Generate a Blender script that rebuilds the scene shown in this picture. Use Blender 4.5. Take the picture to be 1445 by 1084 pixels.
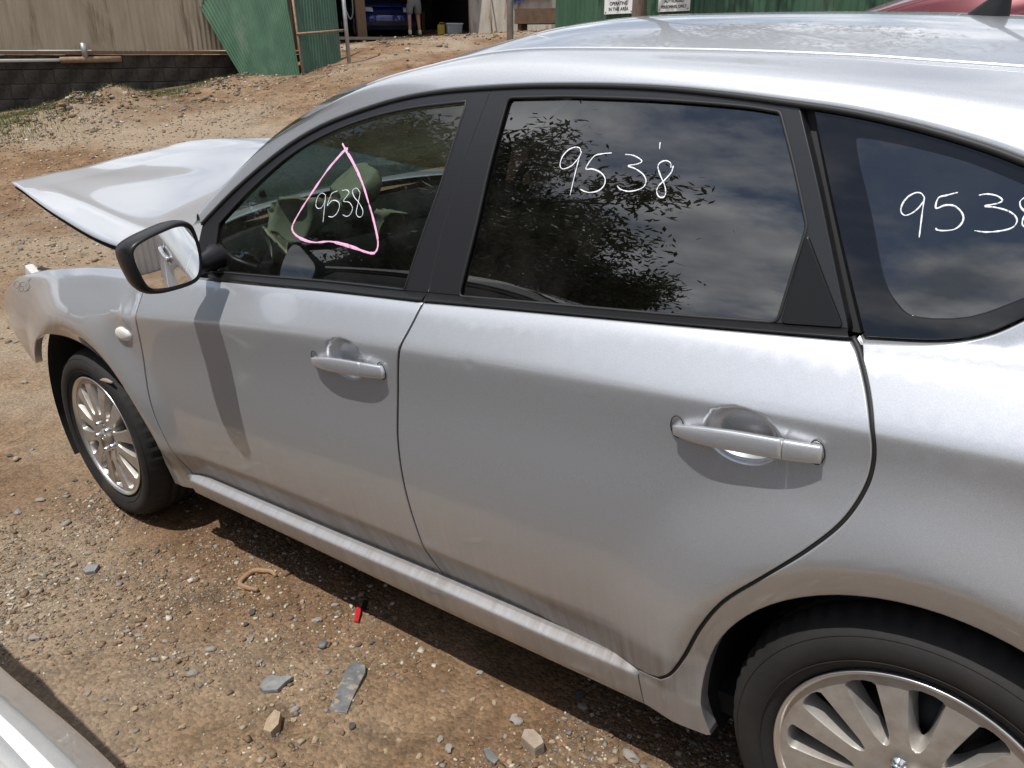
import bpy, bmesh, math, random
import numpy as np
from mathutils import Vector, Matrix, geometry

for o in list(bpy.data.objects): bpy.data.objects.remove(o)
scene = bpy.context.scene
COL = scene.collection
rng = np.random.default_rng(11)
random.seed(5)

# ------------------------------------------------------------------ camera, sky, sun, exposure
# frame: x runs along the silver car towards its tail, y away from the photographer, z up from the dirt under the car
cam_d = bpy.data.cameras.new('camera'); cam = bpy.data.objects.new('camera', cam_d); COL.objects.link(cam)
cam_d.sensor_width = 36; cam_d.lens = 29.08; cam_d.clip_end = 600; cam_d.clip_start = .02
R = Matrix.Rotation(math.radians(39.76), 4, 'Z') @ Matrix.Rotation(math.radians(68.12), 4, 'X') @ Matrix.Rotation(math.radians(-4.27), 4, 'Z')
cam.matrix_world = Matrix.Translation((2.792, -1.096, 1.458)) @ R
scene.camera = cam

SUN = Vector((-.04, -.335, 1.)).normalized()
sun_d = bpy.data.lights.new('sun', 'SUN'); sun_d.energy = 4.1; sun_d.angle = math.radians(.53); sun_d.color = (1., .972, .93)
sun_o = bpy.data.objects.new('sun', sun_d); COL.objects.link(sun_o)
sun_o.rotation_euler = SUN.to_track_quat('Z', 'Y').to_euler(); sun_o.location = (0, -4, 12)

world = bpy.data.worlds.new('World'); scene.world = world; world.use_nodes = True
nt = world.node_tree; N = nt.nodes; L = nt.links; N.clear()
out = N.new('ShaderNodeOutputWorld'); bgn = N.new('ShaderNodeBackground'); bgn.inputs['Strength'].default_value = .1
sky = N.new('ShaderNodeTexSky'); sky.sky_type = 'NISHITA'; sky.sun_disc = False
sky.sun_elevation = math.asin(SUN.z); sky.sun_rotation = math.atan2(SUN.x, SUN.y)
tc = N.new('ShaderNodeTexCoord'); sep = N.new('ShaderNodeSeparateXYZ'); L.new(tc.outputs['Generated'], sep.inputs[0])
zz = N.new('ShaderNodeMath'); zz.operation = 'MAXIMUM'; zz.inputs[1].default_value = 0; L.new(sep.outputs[2], zz.inputs[0])
za = N.new('ShaderNodeMath'); za.operation = 'ADD'; za.inputs[1].default_value = .22; L.new(zz.outputs[0], za.inputs[0])
vd = N.new('ShaderNodeVectorMath'); vd.operation = 'DIVIDE'; L.new(tc.outputs['Generated'], vd.inputs[0])
cz = N.new('ShaderNodeCombineXYZ')
for i in range(3): L.new(za.outputs[0], cz.inputs[i])
L.new(cz.outputs[0], vd.inputs[1])
mp = N.new('ShaderNodeMapping'); mp.inputs['Scale'].default_value = (1.0, 1.0, .25); mp.inputs['Location'].default_value = (3.1, 1.7, .4); L.new(vd.outputs[0], mp.inputs[0])
n1 = N.new('ShaderNodeTexNoise'); n1.inputs['Scale'].default_value = 1.5; n1.inputs['Detail'].default_value = 9; n1.inputs['Roughness'].default_value = .58; n1.inputs['Distortion'].default_value = .35
L.new(mp.outputs[0], n1.inputs['Vector'])
r1 = N.new('ShaderNodeValToRGB'); r1.color_ramp.elements[0].position = .42; r1.color_ramp.elements[1].position = .55
L.new(n1.outputs['Fac'], r1.inputs[0])
n2 = N.new('ShaderNodeTexNoise'); n2.inputs['Scale'].default_value = 3.4; n2.inputs['Detail'].default_value = 6; L.new(mp.outputs[0], n2.inputs['Vector'])
r2 = N.new('ShaderNodeValToRGB'); r2.color_ramp.elements[0].position = .33; r2.color_ramp.elements[1].position = .68
r2.color_ramp.elements[0].color = (3.9, 4.4, 5.3, 1); r2.color_ramp.elements[1].color = (13.0, 13.2, 13.5, 1)
L.new(n2.outputs['Fac'], r2.inputs[0])
mx = N.new('ShaderNodeMix'); mx.data_type = 'RGBA'; L.new(r1.outputs[0], mx.inputs[0]); L.new(sky.outputs[0], mx.inputs[6]); L.new(r2.outputs[0], mx.inputs[7])
L.new(mx.outputs[2], bgn.inputs['Color']); L.new(bgn.outputs[0], out.inputs[0])

scene.render.engine = 'CYCLES'
scene.view_settings.view_transform = 'Standard'; scene.view_settings.look = 'None'
scene.view_settings.exposure = 0.12; scene.view_settings.gamma = 1
scene.cycles.max_bounces = 10; scene.cycles.transparent_max_bounces = 16; scene.cycles.caustics_reflective = False; scene.cycles.caustics_refractive = False
UP = Vector((.0537, .0435, .9976)).normalized()      # plumb line: the yard slopes under the car

# ------------------------------------------------------------------ materials
MATS = {}
def mat(name, col=(.5, .5, .5), rough=.5, metal=0., coat=0., spec=.5, **kw):
    m = bpy.data.materials.new(name); m.use_nodes = True
    b = m.node_tree.nodes['Principled BSDF']
    b.inputs['Base Color'].default_value = (*col, 1); b.inputs['Roughness'].default_value = rough
    b.inputs['Metallic'].default_value = metal; b.inputs['Coat Weight'].default_value = coat
    b.inputs['Coat Roughness'].default_value = .03; b.inputs['Specular IOR Level'].default_value = spec
    MATS[name] = m; return m
def nodes(m):
    t = m.node_tree; return t, t.nodes, t.links, t.nodes['Principled BSDF']
def add(t, kind, **props):
    n = t.nodes.new(kind)
    for k, v in props.items():
        if k in n.inputs: n.inputs[k].default_value = v
        else: setattr(n, k, v)
    return n
def noise(t, scale, detail=4, rough=.55, coord='Object', vec=None, sc=None):
    n = add(t, 'ShaderNodeTexNoise'); n.inputs['Scale'].default_value = scale; n.inputs['Detail'].default_value = detail; n.inputs['Roughness'].default_value = rough
    c = add(t, 'ShaderNodeTexCoord'); src = c.outputs[coord]
    if sc:
        mpn = add(t, 'ShaderNodeMapping'); mpn.inputs['Scale'].default_value = sc; t.links.new(src, mpn.inputs[0]); src = mpn.outputs[0]
    t.links.new(src, n.inputs['Vector']); return n
def ramp(t, src, stops):
    r = add(t, 'ShaderNodeValToRGB'); e = r.color_ramp.elements
    while len(e) < len(stops): e.new(.5)
    for q, (p, c) in zip(e, stops):
        q.position = p; q.color = (*c, 1) if len(c) == 3 else c
    t.links.new(src, r.inputs[0]); return r
def mixc(t, fac, a, b, blend='MIX'):
    m = add(t, 'ShaderNodeMix'); m.data_type = 'RGBA'; m.blend_type = blend
    for s, i in ((fac, 0), (a, 6), (b, 7)):
        if isinstance(s, (int, float)): m.inputs[i].default_value = s
        elif isinstance(s, tuple): m.inputs[i].default_value = (*s, 1)
        else: t.links.new(s, m.inputs[i])
    return m.outputs[2]
def bump(t, b, h, strength=.3, dist=.01):
    n = add(t, 'ShaderNodeBump'); n.inputs['Strength'].default_value = strength; n.inputs['Distance'].default_value = dist
    t.links.new(h, n.inputs['Height']); t.links.new(n.outputs[0], b.inputs['Normal'])
def mottled(name, c1, c2, scale, rough=.8, metal=0., bs=.0, coat=0., sc=None, c3=None, r3=(.6, .75), s3=None):
    m = mat(name, c1, rough, metal, coat); t, nn, l, b = nodes(m)
    n = noise(t, scale, 6, .6, sc=sc); r = ramp(t, n.outputs['Fac'], [(.35, c1), (.68, c2)]); colr = r.outputs[0]
    if c3:
        n3 = noise(t, s3 or scale*.4, 5, .65, sc=sc); rr = ramp(t, n3.outputs['Fac'], [(r3[0], (0, 0, 0)), (r3[1], (1, 1, 1))])
        colr = mixc(t, rr.outputs[0], colr, c3)
    l.new(colr, b.inputs['Base Color'])
    if bs: bump(t, b, n.outputs['Fac'], bs)
    return m
def paint(name, base, metal=.75, rough=.36, dust=.0, flake=True):
    m = mat(name, base, rough, metal, 1.0); t, nn, l, b = nodes(m)
    b.inputs['Coat Roughness'].default_value = .035
    # road dust that clings to the lowest hand's breadths of the panels, washed into vertical streaks
    c = add(t, 'ShaderNodeTexCoord'); s = add(t, 'ShaderNodeSeparateXYZ'); l.new(c.outputs['Object'], s.inputs[0])
    mr = add(t, 'ShaderNodeMapRange'); mr.inputs['From Min'].default_value = .60; mr.inputs['From Max'].default_value = .18
    l.new(s.outputs[2], mr.inputs[0])
    ns = noise(t, 9, 6, .65, sc=(6, 1, .35)); nb = noise(t, 3.2, 5, .6)
    m1 = add(t, 'ShaderNodeMath', operation='MULTIPLY'); l.new(ns.outputs['Fac'], m1.inputs[0]); l.new(nb.outputs['Fac'], m1.inputs[1])
    m2 = add(t, 'ShaderNodeMath', operation='MULTIPLY'); l.new(m1.outputs[0], m2.inputs[0]); l.new(mr.outputs[0], m2.inputs[1])
    m3 = add(t, 'ShaderNodeMath', operation='MULTIPLY_ADD'); m3.inputs[1].default_value = dust*3.6; m3.inputs[2].default_value = .015
    m3.use_clamp = True; l.new(m2.outputs[0], m3.inputs[0])
    # darker brown band under the lower crease
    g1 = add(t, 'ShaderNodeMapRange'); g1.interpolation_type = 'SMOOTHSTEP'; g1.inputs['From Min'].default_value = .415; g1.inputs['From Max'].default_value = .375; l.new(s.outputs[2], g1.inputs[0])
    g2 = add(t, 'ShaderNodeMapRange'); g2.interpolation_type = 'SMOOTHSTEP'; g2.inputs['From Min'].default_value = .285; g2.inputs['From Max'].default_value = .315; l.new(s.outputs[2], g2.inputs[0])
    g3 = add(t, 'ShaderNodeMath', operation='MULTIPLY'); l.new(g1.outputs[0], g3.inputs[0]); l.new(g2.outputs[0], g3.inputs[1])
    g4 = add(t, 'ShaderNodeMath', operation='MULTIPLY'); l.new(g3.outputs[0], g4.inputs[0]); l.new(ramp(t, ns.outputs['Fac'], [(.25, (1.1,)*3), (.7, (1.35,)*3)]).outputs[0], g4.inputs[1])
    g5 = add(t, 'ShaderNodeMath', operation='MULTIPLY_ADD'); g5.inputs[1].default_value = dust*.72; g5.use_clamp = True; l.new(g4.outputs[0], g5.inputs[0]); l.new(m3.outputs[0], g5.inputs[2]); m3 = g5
    fl = noise(t, 900, 1, .5); fr = ramp(t, fl.outputs['Fac'], [(.3, tuple(v*.86 for v in base)), (.7, tuple(min(1, v*1.1) for v in base))])
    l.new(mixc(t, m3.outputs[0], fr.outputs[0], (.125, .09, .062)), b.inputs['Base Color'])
    im = add(t, 'ShaderNodeMath', operation='MULTIPLY_ADD'); im.inputs[1].default_value = -metal; im.inputs[2].default_value = metal; l.new(m3.outputs[0], im.inputs[0]); l.new(im.outputs[0], b.inputs['Metallic'])
    ic = add(t, 'ShaderNodeMath', operation='MULTIPLY_ADD'); ic.inputs[1].default_value = -1.; ic.inputs[2].default_value = 1.; l.new(m3.outputs[0], ic.inputs[0]); l.new(ic.outputs[0], b.inputs['Coat Weight'])
    # dust film settled on surfaces that face the sky
    gn = add(t, 'ShaderNodeNewGeometry'); gs = add(t, 'ShaderNodeSeparateXYZ'); l.new(gn.outputs['Normal'], gs.inputs[0]); tp_ = add(t, 'ShaderNodeMapRange'); tp_.inputs['From Min'].default_value = .80; tp_.inputs['From Max'].default_value = .97; tp_.inputs['To Max'].default_value = .10; l.new(gs.outputs[2], tp_.inputs[0])
    bc = b.inputs['Base Color'].links[0].from_socket; l.new(mixc(t, tp_.outputs[0], bc, tuple(.25*v+.17 for v in base)), b.inputs['Base Color'])
    for nm_, lo_ in (('Metallic', 0.), ('Coat Weight', .15)):
        src = b.inputs[nm_].links[0].from_socket; q_ = add(t, 'ShaderNodeMix'); l.new(tp_.outputs[0], q_.inputs[0]); l.new(src, q_.inputs[2]); q_.inputs[3].default_value = lo_; l.new(q_.outputs[0], b.inputs[nm_])
    sm = noise(t, 14, 5, .7); rr = ramp(t, sm.outputs['Fac'], [(.4, (.02,)*3), (.75, (.10,)*3)]); l.new(rr.outputs[0], b.inputs['Coat Roughness'])
    return m
def glass(name, tint, ior=1.58):
    m = bpy.data.materials.new(name); m.use_nodes = True; t = m.node_tree; t.nodes.clear()
    o = add(t, 'ShaderNodeOutputMaterial'); mxs = add(t, 'ShaderNodeMixShader'); f = add(t, 'ShaderNodeFresnel'); f.inputs['IOR'].default_value = ior
    tr_ = add(t, 'ShaderNodeBsdfTransparent'); tr_.inputs[0].default_value = (*tint, 1); g = add(t, 'ShaderNodeBsdfGlossy'); g.inputs['Roughness'].default_value = .004
    # faint dust film
    d = add(t, 'ShaderNodeBsdfDiffuse'); d.inputs[0].default_value = (.5, .46, .4, 1); m2 = add(t, 'ShaderNodeMixShader')
    n = noise(t, 7, 7, .7); r = ramp(t, n.outputs['Fac'], [(.45, (.004,)*3), (.8, (.03,)*3)])
    t.links.new(f.outputs[0], mxs.inputs[0]); t.links.new(tr_.outputs[0], mxs.inputs[1]); t.links.new(g.outputs[0], mxs.inputs[2])
    t.links.new(r.outputs[0], m2.inputs[0]); t.links.new(mxs.outputs[0], m2.inputs[1]); t.links.new(d.outputs[0], m2.inputs[2]); t.links.new(m2.outputs[0], o.inputs[0])
    MATS[name] = m; return m

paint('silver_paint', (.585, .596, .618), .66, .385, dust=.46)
paint('white_paint', (.74, .73, .69), .0, .35, dust=.6)
paint('red_paint', (.15, .022, .028), .3, .35, dust=.5)
paint('blue_paint', (.012, .03, .22), .3, .3, dust=.5)
glass('clear_glass', (.30, .36, .33), 1.85); glass('privacy_glass', (.045, .05, .054), 2.35)
mat('frit', (.006, .006, .007), .03, 0, 0, .6)
mat('sash_black', (.018, .018, .020), .33)
mat('rubber', (.012, .012, .012), .6)
mat('trim_black', (.009, .009, .0095), .36, 0, 0, .3)
mat('liner_black', (.012, .012, .012), .75)
mat('cabin_dark', (.02, .02, .021), .8)
mat('seat_cloth', (.035, .035, .037), .9)
mat('headliner', (.42, .41, .38), .9)
mat('airbag', (.80, .73, .58), .85)
mat('mirror_glass', (.9, .9, .9), .005, 1.)
mat('lamp_clear', (.75, .72, .68), .15, 0, 1.)
mat('chrome', (.75, .75, .76), .12, 1.)
mat('dark_metal', (.05, .048, .045), .5, .7)
mat('chalk', (.85, .87, .9), .8); mat('pink_paint', (.90, .45, .66), .7); mat('ink', (.16, .16, .18), .7)
mottled('alloy', (.56, .535, .50), (.46, .43, .39), 30, .38, .65, c3=(.27, .21, .155), r3=(.5, .8), s3=9)
mat('alloy_edge', (.72, .71, .69), .28, .9)
mottled('tyre_rubber', (.009, .0088, .0085), (.019, .0165, .014), 9, .8, 0, .25, c3=(.06, .045, .032), r3=(.60, .78), s3=3.5)

for k_ in ('chalk', 'pink_paint'):                        # pen strokes are streaky: bare glass shows through in places
    m = MATS[k_]; t, nn, l, b = nodes(m); n = noise(t, 260 if k_ == 'chalk' else 150, 3, .6, sc=(1, 1, 1)); r = ramp(t, n.outputs['Fac'], [(.30, (.35,)*3), (.46, (1,)*3)]); l.new(r.outputs[0], b.inputs['Alpha'])
# ---- body side surface: x rearwards, z up, y inwards (m) ----
def sp(s, k): return k*np.logaddexp(0., s/k)
def sst(a, b, x):
    t = np.clip((x-a)/(b-a), 0, 1); return t*t*(3-2*t)
def zcrease(x): return np.interp(x, [-.9,-.4,.1,.45,.76,1.05,1.3,1.62,1.9,2.2,2.5,2.8,3.2,3.6],
                                    [.690,.735,.787,.820,.850,.876,.895,.911,.924,.934,.941,.945,.947,.945])
def zbelt(x): return np.interp(x, [-.9,-.4,.1,.8,1.2,1.6,2.0,2.45,2.9,3.6],
                                  [.76,.84,.905,.957,.974,.990,1.014,1.040,1.05,1.045])
_kx = np.linspace(-.9, 3.6, 181)
def _smooth(f):
    v = f(_kx)
    for _ in range(60):
        v[1:-1] = .25*v[:-2]+.5*v[1:-1]+.25*v[2:]
    return v
_vc, _vb = _smooth(zcrease), _smooth(zbelt)
def zc(x): return np.interp(x, _kx, _vc)
def zb(x): return np.interp(x, _kx, _vb)
def taper(x):
    f = np.clip((.1-x)/.9, 0, 2); r = np.clip((x-2.75)/.85, 0, 2)
    return .10*f**2 + .13*r**2
def zlow(x): return np.interp(x, [-1, .45, .9, 1.9, 2.2, 4], [.37, .375, .397, .402, .42, .43])
def lower(x, z):
    c = zc(x); cs = sst(-.35, .55, x)
    zl = zlow(x); lf = .26*(1-sst(1.75, 2.25, x))*sst(.2, .5, x)
    y = .0345-.15*(z-.36)-lf*(z-zl)+lf*sp(z-zl, .0035)+.10*sp(z-.52, .03)
    y = y+(.02+.06*cs)*sp(z-(c-.29), .035)+(-.12*cs+.12*(1-cs))*sp(z-(c-.12), .03)
    y = y+(.16+.58*cs)*sp(z-c, .0045+.03*(1-cs))+.45*sp(z-(zb(x)-.013), .005)
    for xw, am in ((0., .027), (2.62, .024)):
        r = np.hypot(x-xw, z-.31)
        y = y-am*(1-sst(.41, .60, r))+.40*sst(.27, .42, z)*sp(.425-r, .005)+.1*sp(.425-r, .005)
    return y+taper(x)
def zsill(x): return np.interp(x, [.503, 1.09, 1.566, 1.94, 2.12, 2.3], [.290, .292, .303, .306, .312, .318])-.010
def sill(x, z):
    return .028+.25*(.30-z)+1.7*sp(z-zsill(x), .0016)+.15*sp(.225-z, .005)+taper(x)
def lowfull(x, z):
    zz_ = np.maximum(z, .30); a = lower(x, zz_)+.22*(zz_-z); b = sill(x, z); k = .004; w = (1-sst(2.10, 2.24, x))*sst(.46, .52, x)
    m = np.minimum(a, b)
    return a*(1-w)+w*(m-k*np.log(np.exp(-(a-m)/k)+np.exp(-(b-m)/k)))
def ghouse(x, z):
    h = z-zb(x)
    return .089+.30*h+.30*h*np.abs(h)+.10*np.clip((x-2.5)/.9, 0, 2)**2
def quarter(x, z):
    a, b = lowfull(x, z), ghouse(x, z)
    w = sst(-.02, .012, z-zb(x)); return a*(1-w)+b*w
TR = {
 'frametop': [[0.719,1.0776],[0.7641,1.109],[0.8764,1.1836],[1.0304,1.2699],[1.1514,1.3194],[1.2685,1.3504],[1.4012,1.3759],[1.5271,1.3884],[1.6647,1.3927],[1.7912,1.393],[1.9389,1.3888],[2.0717,1.3807],[2.192,1.3681],[2.3009,1.3538],[2.3891,1.3409],[2.4811,1.3217],[2.566,1.2988],[2.6236,1.2789]],
 'fglass': [[0.8033,1.0885],[0.9207,1.1736],[1.0581,1.2568],[1.1894,1.3079],[1.3294,1.3415],[1.4619,1.3594],[1.6131,1.3691],[1.6141,1.3547],[1.5901,1.2174],[1.5598,1.1118],[1.5263,1.0008],[1.2703,0.9913],[1.0169,0.9775],[0.794,0.9666]],
 'bsplit': [[1.6749,1.3937],[1.6569,1.3191],[1.6328,1.2149],[1.6146,1.1158],[1.5978,1.0046]],
 'rglass': [[1.7233,1.3735],[1.7122,1.2539],[1.7036,1.1381],[1.682,1.0059],[1.9486,1.0209],[2.1779,1.0335],[2.342,1.0444],[2.3614,1.1835],[2.3242,1.2649],[2.2836,1.3421],[2.2096,1.3522],[2.0499,1.3646],[1.8664,1.373]],
 'rframe_rear': [[2.3093,1.3556],[2.3707,1.2302],[2.4473,1.0507]],
 'belt_f_top': [[0.7942,0.9648],[1.2705,0.9898],[1.5265,0.9994],[1.5937,1.0041]],
 'belt_f_bot': [[0.8474,0.9536],[1.2949,0.9814],[1.618,0.9954]],
 'belt_r_top': [[1.598,1.0032],[1.9479,1.0196],[2.1781,1.0324],[2.3421,1.0434],[2.4482,1.0508]],
 'belt_r_bot': [[1.6208,0.9945],[1.962,1.0152],[2.1878,1.0269],[2.3512,1.036],[2.4567,1.0415]],
 'bgap': [[1.6121,0.9935],[1.6022,0.9509],[1.574,0.8821],[1.5595,0.8207],[1.542,0.7372],[1.5328,0.6742],[1.5328,0.5811],[1.5433,0.4555],[1.5536,0.3662],[1.5713,0.3076]],
 'rgap': [[2.4583,1.0426],[2.4756,1.0246],[2.5007,0.9804],[2.5197,0.9336],[2.5217,0.8898],[2.514,0.8434],[2.4895,0.7872],[2.4445,0.7277],[2.3766,0.6523],[2.311,0.576],[2.2646,0.494],[2.2299,0.4104],[2.2035,0.3571],[2.1782,0.3341]],
 'dbot': [[0.5561,0.2804],[1.0925,0.2898],[1.5688,0.3015],[1.9418,0.3018],[2.1782,0.3341]],
 'fgap': [[0.4433,0.9112],[0.4832,0.8326],[0.4661,0.755],[0.4411,0.6726],[0.4463,0.5634],[0.4696,0.4262],[0.5029,0.2921],[0.5561,0.2804]],
 'sillbot': [[0.5388,0.2325],[1.0738,0.2232],[1.4287,0.2148],[1.7223,0.2056],[1.9821,0.2258],[2.1504,0.228],[2.258,0.2008]],
 'rarch': [[2.2629,0.2107],[2.2785,0.371],[2.3049,0.4633],[2.344,0.5374],[2.3914,0.5903],[2.4576,0.6354],[2.5095,0.6591],[2.5689,0.6714],[2.6353,0.667],[2.6986,0.6614],[2.7376,0.6565]],
 'farch': [[-0.4291,0.5047],[-0.328,0.6041],[-0.2579,0.643],[-0.1676,0.6644],[-0.0515,0.6694],[0.0461,0.6469],[0.1358,0.6178],[0.229,0.5831],[0.3249,0.4923],[0.3611,0.4198],[0.3263,0.3055],[0.35,0.2139]],
 'fenderfront': [[-0.5176,0.8161],[-0.6825,0.7565],[-0.8634,0.6821],[-0.8253,0.6121],[-0.7955,0.545],[-0.6711,0.5101],[-0.5624,0.4669]],
 'fendertop': [[-0.239,0.8706],[0.0419,0.9084],[0.2448,0.9267]],
 'qglass': [[2.33,1.3513],[2.4436,1.3283],[2.5345,1.3048],[2.6241,1.2764],[2.6597,1.0966],[2.6217,1.0651],[2.5652,1.049],[2.4714,1.0383],[2.3979,1.2053]],
 'qfrit': [[2.4091,1.2936],[2.416,1.3031],[2.4871,1.2945],[2.6295,1.2502],[2.6551,1.1206],[2.5986,1.0853],[2.5347,1.0773],[2.5066,1.0914],[2.4828,1.1239],[2.448,1.2081]],
 'qtri': [[2.3443,1.0437],[2.362,1.1806],[2.4453,1.0504]],
 'crease': [[0.1448,0.7959],[0.7674,0.8519],[1.309,0.8975],[1.6271,0.9122],[1.8156,0.9254],[2.1397,0.9335],[2.5164,0.9428],[2.6954,0.945]],
 'fhandle': [[1.2756,0.8284],[1.3502,0.8519],[1.526,0.8541],[1.5199,0.828],[1.2716,0.8151]],
 'fcup': [[1.3316,0.8469],[1.369,0.8757],[1.4185,0.8853],[1.4502,0.8723],[1.4572,0.8551]],
 'rhandle': [[2.206,0.8817],[2.2687,0.9037],[2.394,0.9097],[2.4414,0.9059],[2.4429,0.8779],[2.2055,0.8619]],
 'rcup': [[2.259,0.899],[2.2722,0.9168],[2.3037,0.9271],[2.3382,0.9263],[2.3666,0.9151],[2.3757,0.9053],[2.3629,0.8468],[2.3171,0.8282],[2.2685,0.854]],
 'indicator': [[0.3342,0.7517],[0.3813,0.7735],[0.4194,0.759],[0.3686,0.7316]]}
STROKES = {
 'pink': [[[1.2464,1.2867],[1.2575,1.2777],[1.2667,1.27],[1.2896,1.2534],[1.3189,1.2283],[1.3459,1.2008],[1.3713,1.1686],[1.3898,1.1439],[1.4088,1.1144],[1.4204,1.0922],[1.4226,1.0769],[1.4165,1.0666],[1.4047,1.0638],[1.3796,1.0656],[1.345,1.0707],[1.292,1.0758],[1.2562,1.077],[1.207,1.0711],[1.1691,1.0726],[1.1339,1.0803],[1.1144,1.0916],[1.1138,1.1056],[1.1353,1.1376],[1.1606,1.1692],[1.1851,1.1988],[1.2123,1.2305],[1.2402,1.2564],[1.2575,1.2711],[1.2698,1.2765]]],
 'num_f': [[[1.2192,1.1759],[1.2045,1.1793],[1.1921,1.1706],[1.189,1.1542],[1.1972,1.1459],[1.2127,1.1486],[1.2202,1.1639],[1.2195,1.1751],[1.2223,1.1505],[1.2249,1.1169]],[[1.2605,1.1865],[1.2428,1.1809],[1.2374,1.1727],[1.2319,1.1537],[1.247,1.1651],[1.2676,1.1635],[1.2755,1.1533],[1.2694,1.1383],[1.2558,1.1303],[1.2408,1.1305]],[[1.2756,1.1876],[1.2913,1.1896],[1.3013,1.1848],[1.2966,1.178],[1.2868,1.1657],[1.3068,1.1641],[1.3212,1.1531],[1.3172,1.1398],[1.3055,1.1343],[1.291,1.1369]],[[1.3369,1.1876],[1.3243,1.1948],[1.3122,1.1891],[1.3208,1.1765],[1.3409,1.1645],[1.3572,1.1498],[1.3567,1.1381],[1.3459,1.1357],[1.3364,1.1435],[1.3374,1.1617],[1.339,1.1799],[1.3382,1.1876]]],
 'num_r': [[[1.9214,1.2792],[1.9164,1.2857],[1.9051,1.2868],[1.8911,1.2812],[1.8818,1.2703],[1.8797,1.2586],[1.8841,1.2512],[1.8937,1.2506],[1.9076,1.2568],[1.9186,1.2693],[1.9227,1.28],[1.9201,1.2677],[1.9178,1.2431],[1.9154,1.2064]],[[1.9883,1.2787],[1.967,1.2767],[1.9513,1.2719],[1.9393,1.2522],[1.9545,1.2515],[1.9727,1.2464],[1.9843,1.2372],[1.985,1.226],[1.9757,1.2167],[1.9597,1.2131],[1.9467,1.2139],[1.935,1.2175]],[[2.0167,1.2768],[2.0326,1.2756],[2.0477,1.2704],[2.0527,1.2659],[2.044,1.2618],[2.0269,1.2587],[2.0418,1.2547],[2.0594,1.2467],[2.0682,1.2369],[2.0661,1.2268],[2.0539,1.2209],[2.0367,1.2182],[2.02,1.221],[2.0123,1.2262]],[[2.1114,1.2581],[2.1092,1.2649],[2.0999,1.2685],[2.0902,1.266],[2.0862,1.259],[2.0942,1.2455],[2.1049,1.2321],[2.1105,1.2202],[2.1085,1.2125],[2.1002,1.2121],[2.0932,1.2194],[2.0944,1.2287],[2.1035,1.2382],[2.1136,1.2507],[2.1153,1.2613]],[[2.081,1.297],[2.0826,1.2864]]],
 'num_q': [[[2.5142,1.2309],[2.5088,1.2361],[2.5013,1.2364],[2.4925,1.2305],[2.4871,1.2203],[2.4876,1.2116],[2.4936,1.207],[2.5018,1.21],[2.509,1.2171],[2.5135,1.2253],[2.5142,1.2309],[2.5151,1.2144],[2.5178,1.1801]],[[2.5544,1.2392],[2.5417,1.2351],[2.5317,1.2311],[2.5314,1.2183],[2.5419,1.2225],[2.5526,1.2224],[2.5619,1.2168],[2.5673,1.2088],[2.5664,1.2003],[2.5597,1.1933],[2.5484,1.1907],[2.5394,1.1908],[2.5359,1.193]],[[2.5803,1.2367],[2.5895,1.2385],[2.6011,1.2369],[2.6085,1.232],[2.604,1.2277],[2.5897,1.2238],[2.6028,1.2227],[2.6179,1.2191],[2.6273,1.2132],[2.6303,1.2064],[2.6263,1.1992],[2.614,1.1946],[2.5978,1.1921],[2.5835,1.193]],[[2.6329,1.2359],[2.6291,1.2311],[2.6309,1.2249],[2.6355,1.2205],[2.6425,1.2151],[2.6462,1.2073],[2.6431,1.2013],[2.6374,1.2033],[2.6368,1.2113],[2.6422,1.222],[2.6424,1.2311],[2.6372,1.2361],[2.6329,1.2359]]],
 'num_fender': [[[-0.4902,0.7933],[-0.5456,0.7927],[-0.5908,0.7707],[-0.5454,0.7674],[-0.4901,0.7908],[-0.5259,0.7549]],[[-0.441,0.8053],[-0.4802,0.7973],[-0.4905,0.7832],[-0.4505,0.7866],[-0.4622,0.7698],[-0.5034,0.7635]],[[-0.4314,0.8067],[-0.4028,0.8033],[-0.431,0.7919],[-0.4042,0.7834],[-0.443,0.7702]],[[-0.3657,0.8299],[-0.386,0.8154],[-0.376,0.8022],[-0.4048,0.7783],[-0.3675,0.7985],[-0.3851,0.8107],[-0.3554,0.829]]]}
SCRAPS = {"plate": [[1.386, -0.195], [1.33, -0.104], [1.305, -0.06], [1.316, -0.04], [1.347, -0.038], [1.366, -0.057], [1.402, -0.127], [1.432, -0.178], [1.405, -0.191]], "slate": [[1.178, -0.247], [1.162, -0.223], [1.165, -0.2], [1.184, -0.196], [1.219, -0.172], [1.219, -0.197], [1.225, -0.227], [1.197, -0.249]], "flake": [[0.222, -0.245], [0.211, -0.219], [0.24, -0.197], [0.268, -0.225], [0.248, -0.246]], "red": [[1.168, 0.079], [1.13, 0.122], [1.13, 0.137], [1.156, 0.116], [1.182, 0.082]], "black": [[1.146, 0.125], [1.123, 0.159], [1.135, 0.161], [1.16, 0.126]], "tan": [[1.325, -0.34], [1.303, -0.314], [1.293, -0.283], [1.313, -0.28], [1.341, -0.308], [1.347, -0.335]], "twig": [[0.802, 0.086], [0.765, 0.088], [0.722, 0.067], [0.72, 0.028], [0.742, -0.005], [0.78, -0.004], [0.812, 0.01]], "cap": [1.173, -0.039], "timber": [[1.843, -0.016], [1.834, 0.007], [1.851, 0.019], [1.878, 0.012], [1.895, 0.0], [1.889, -0.026]], "bluef": [[1.781, -0.077], [1.787, -0.068], [1.827, -0.079], [1.827, -0.095], [1.804, -0.093]]}
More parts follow.
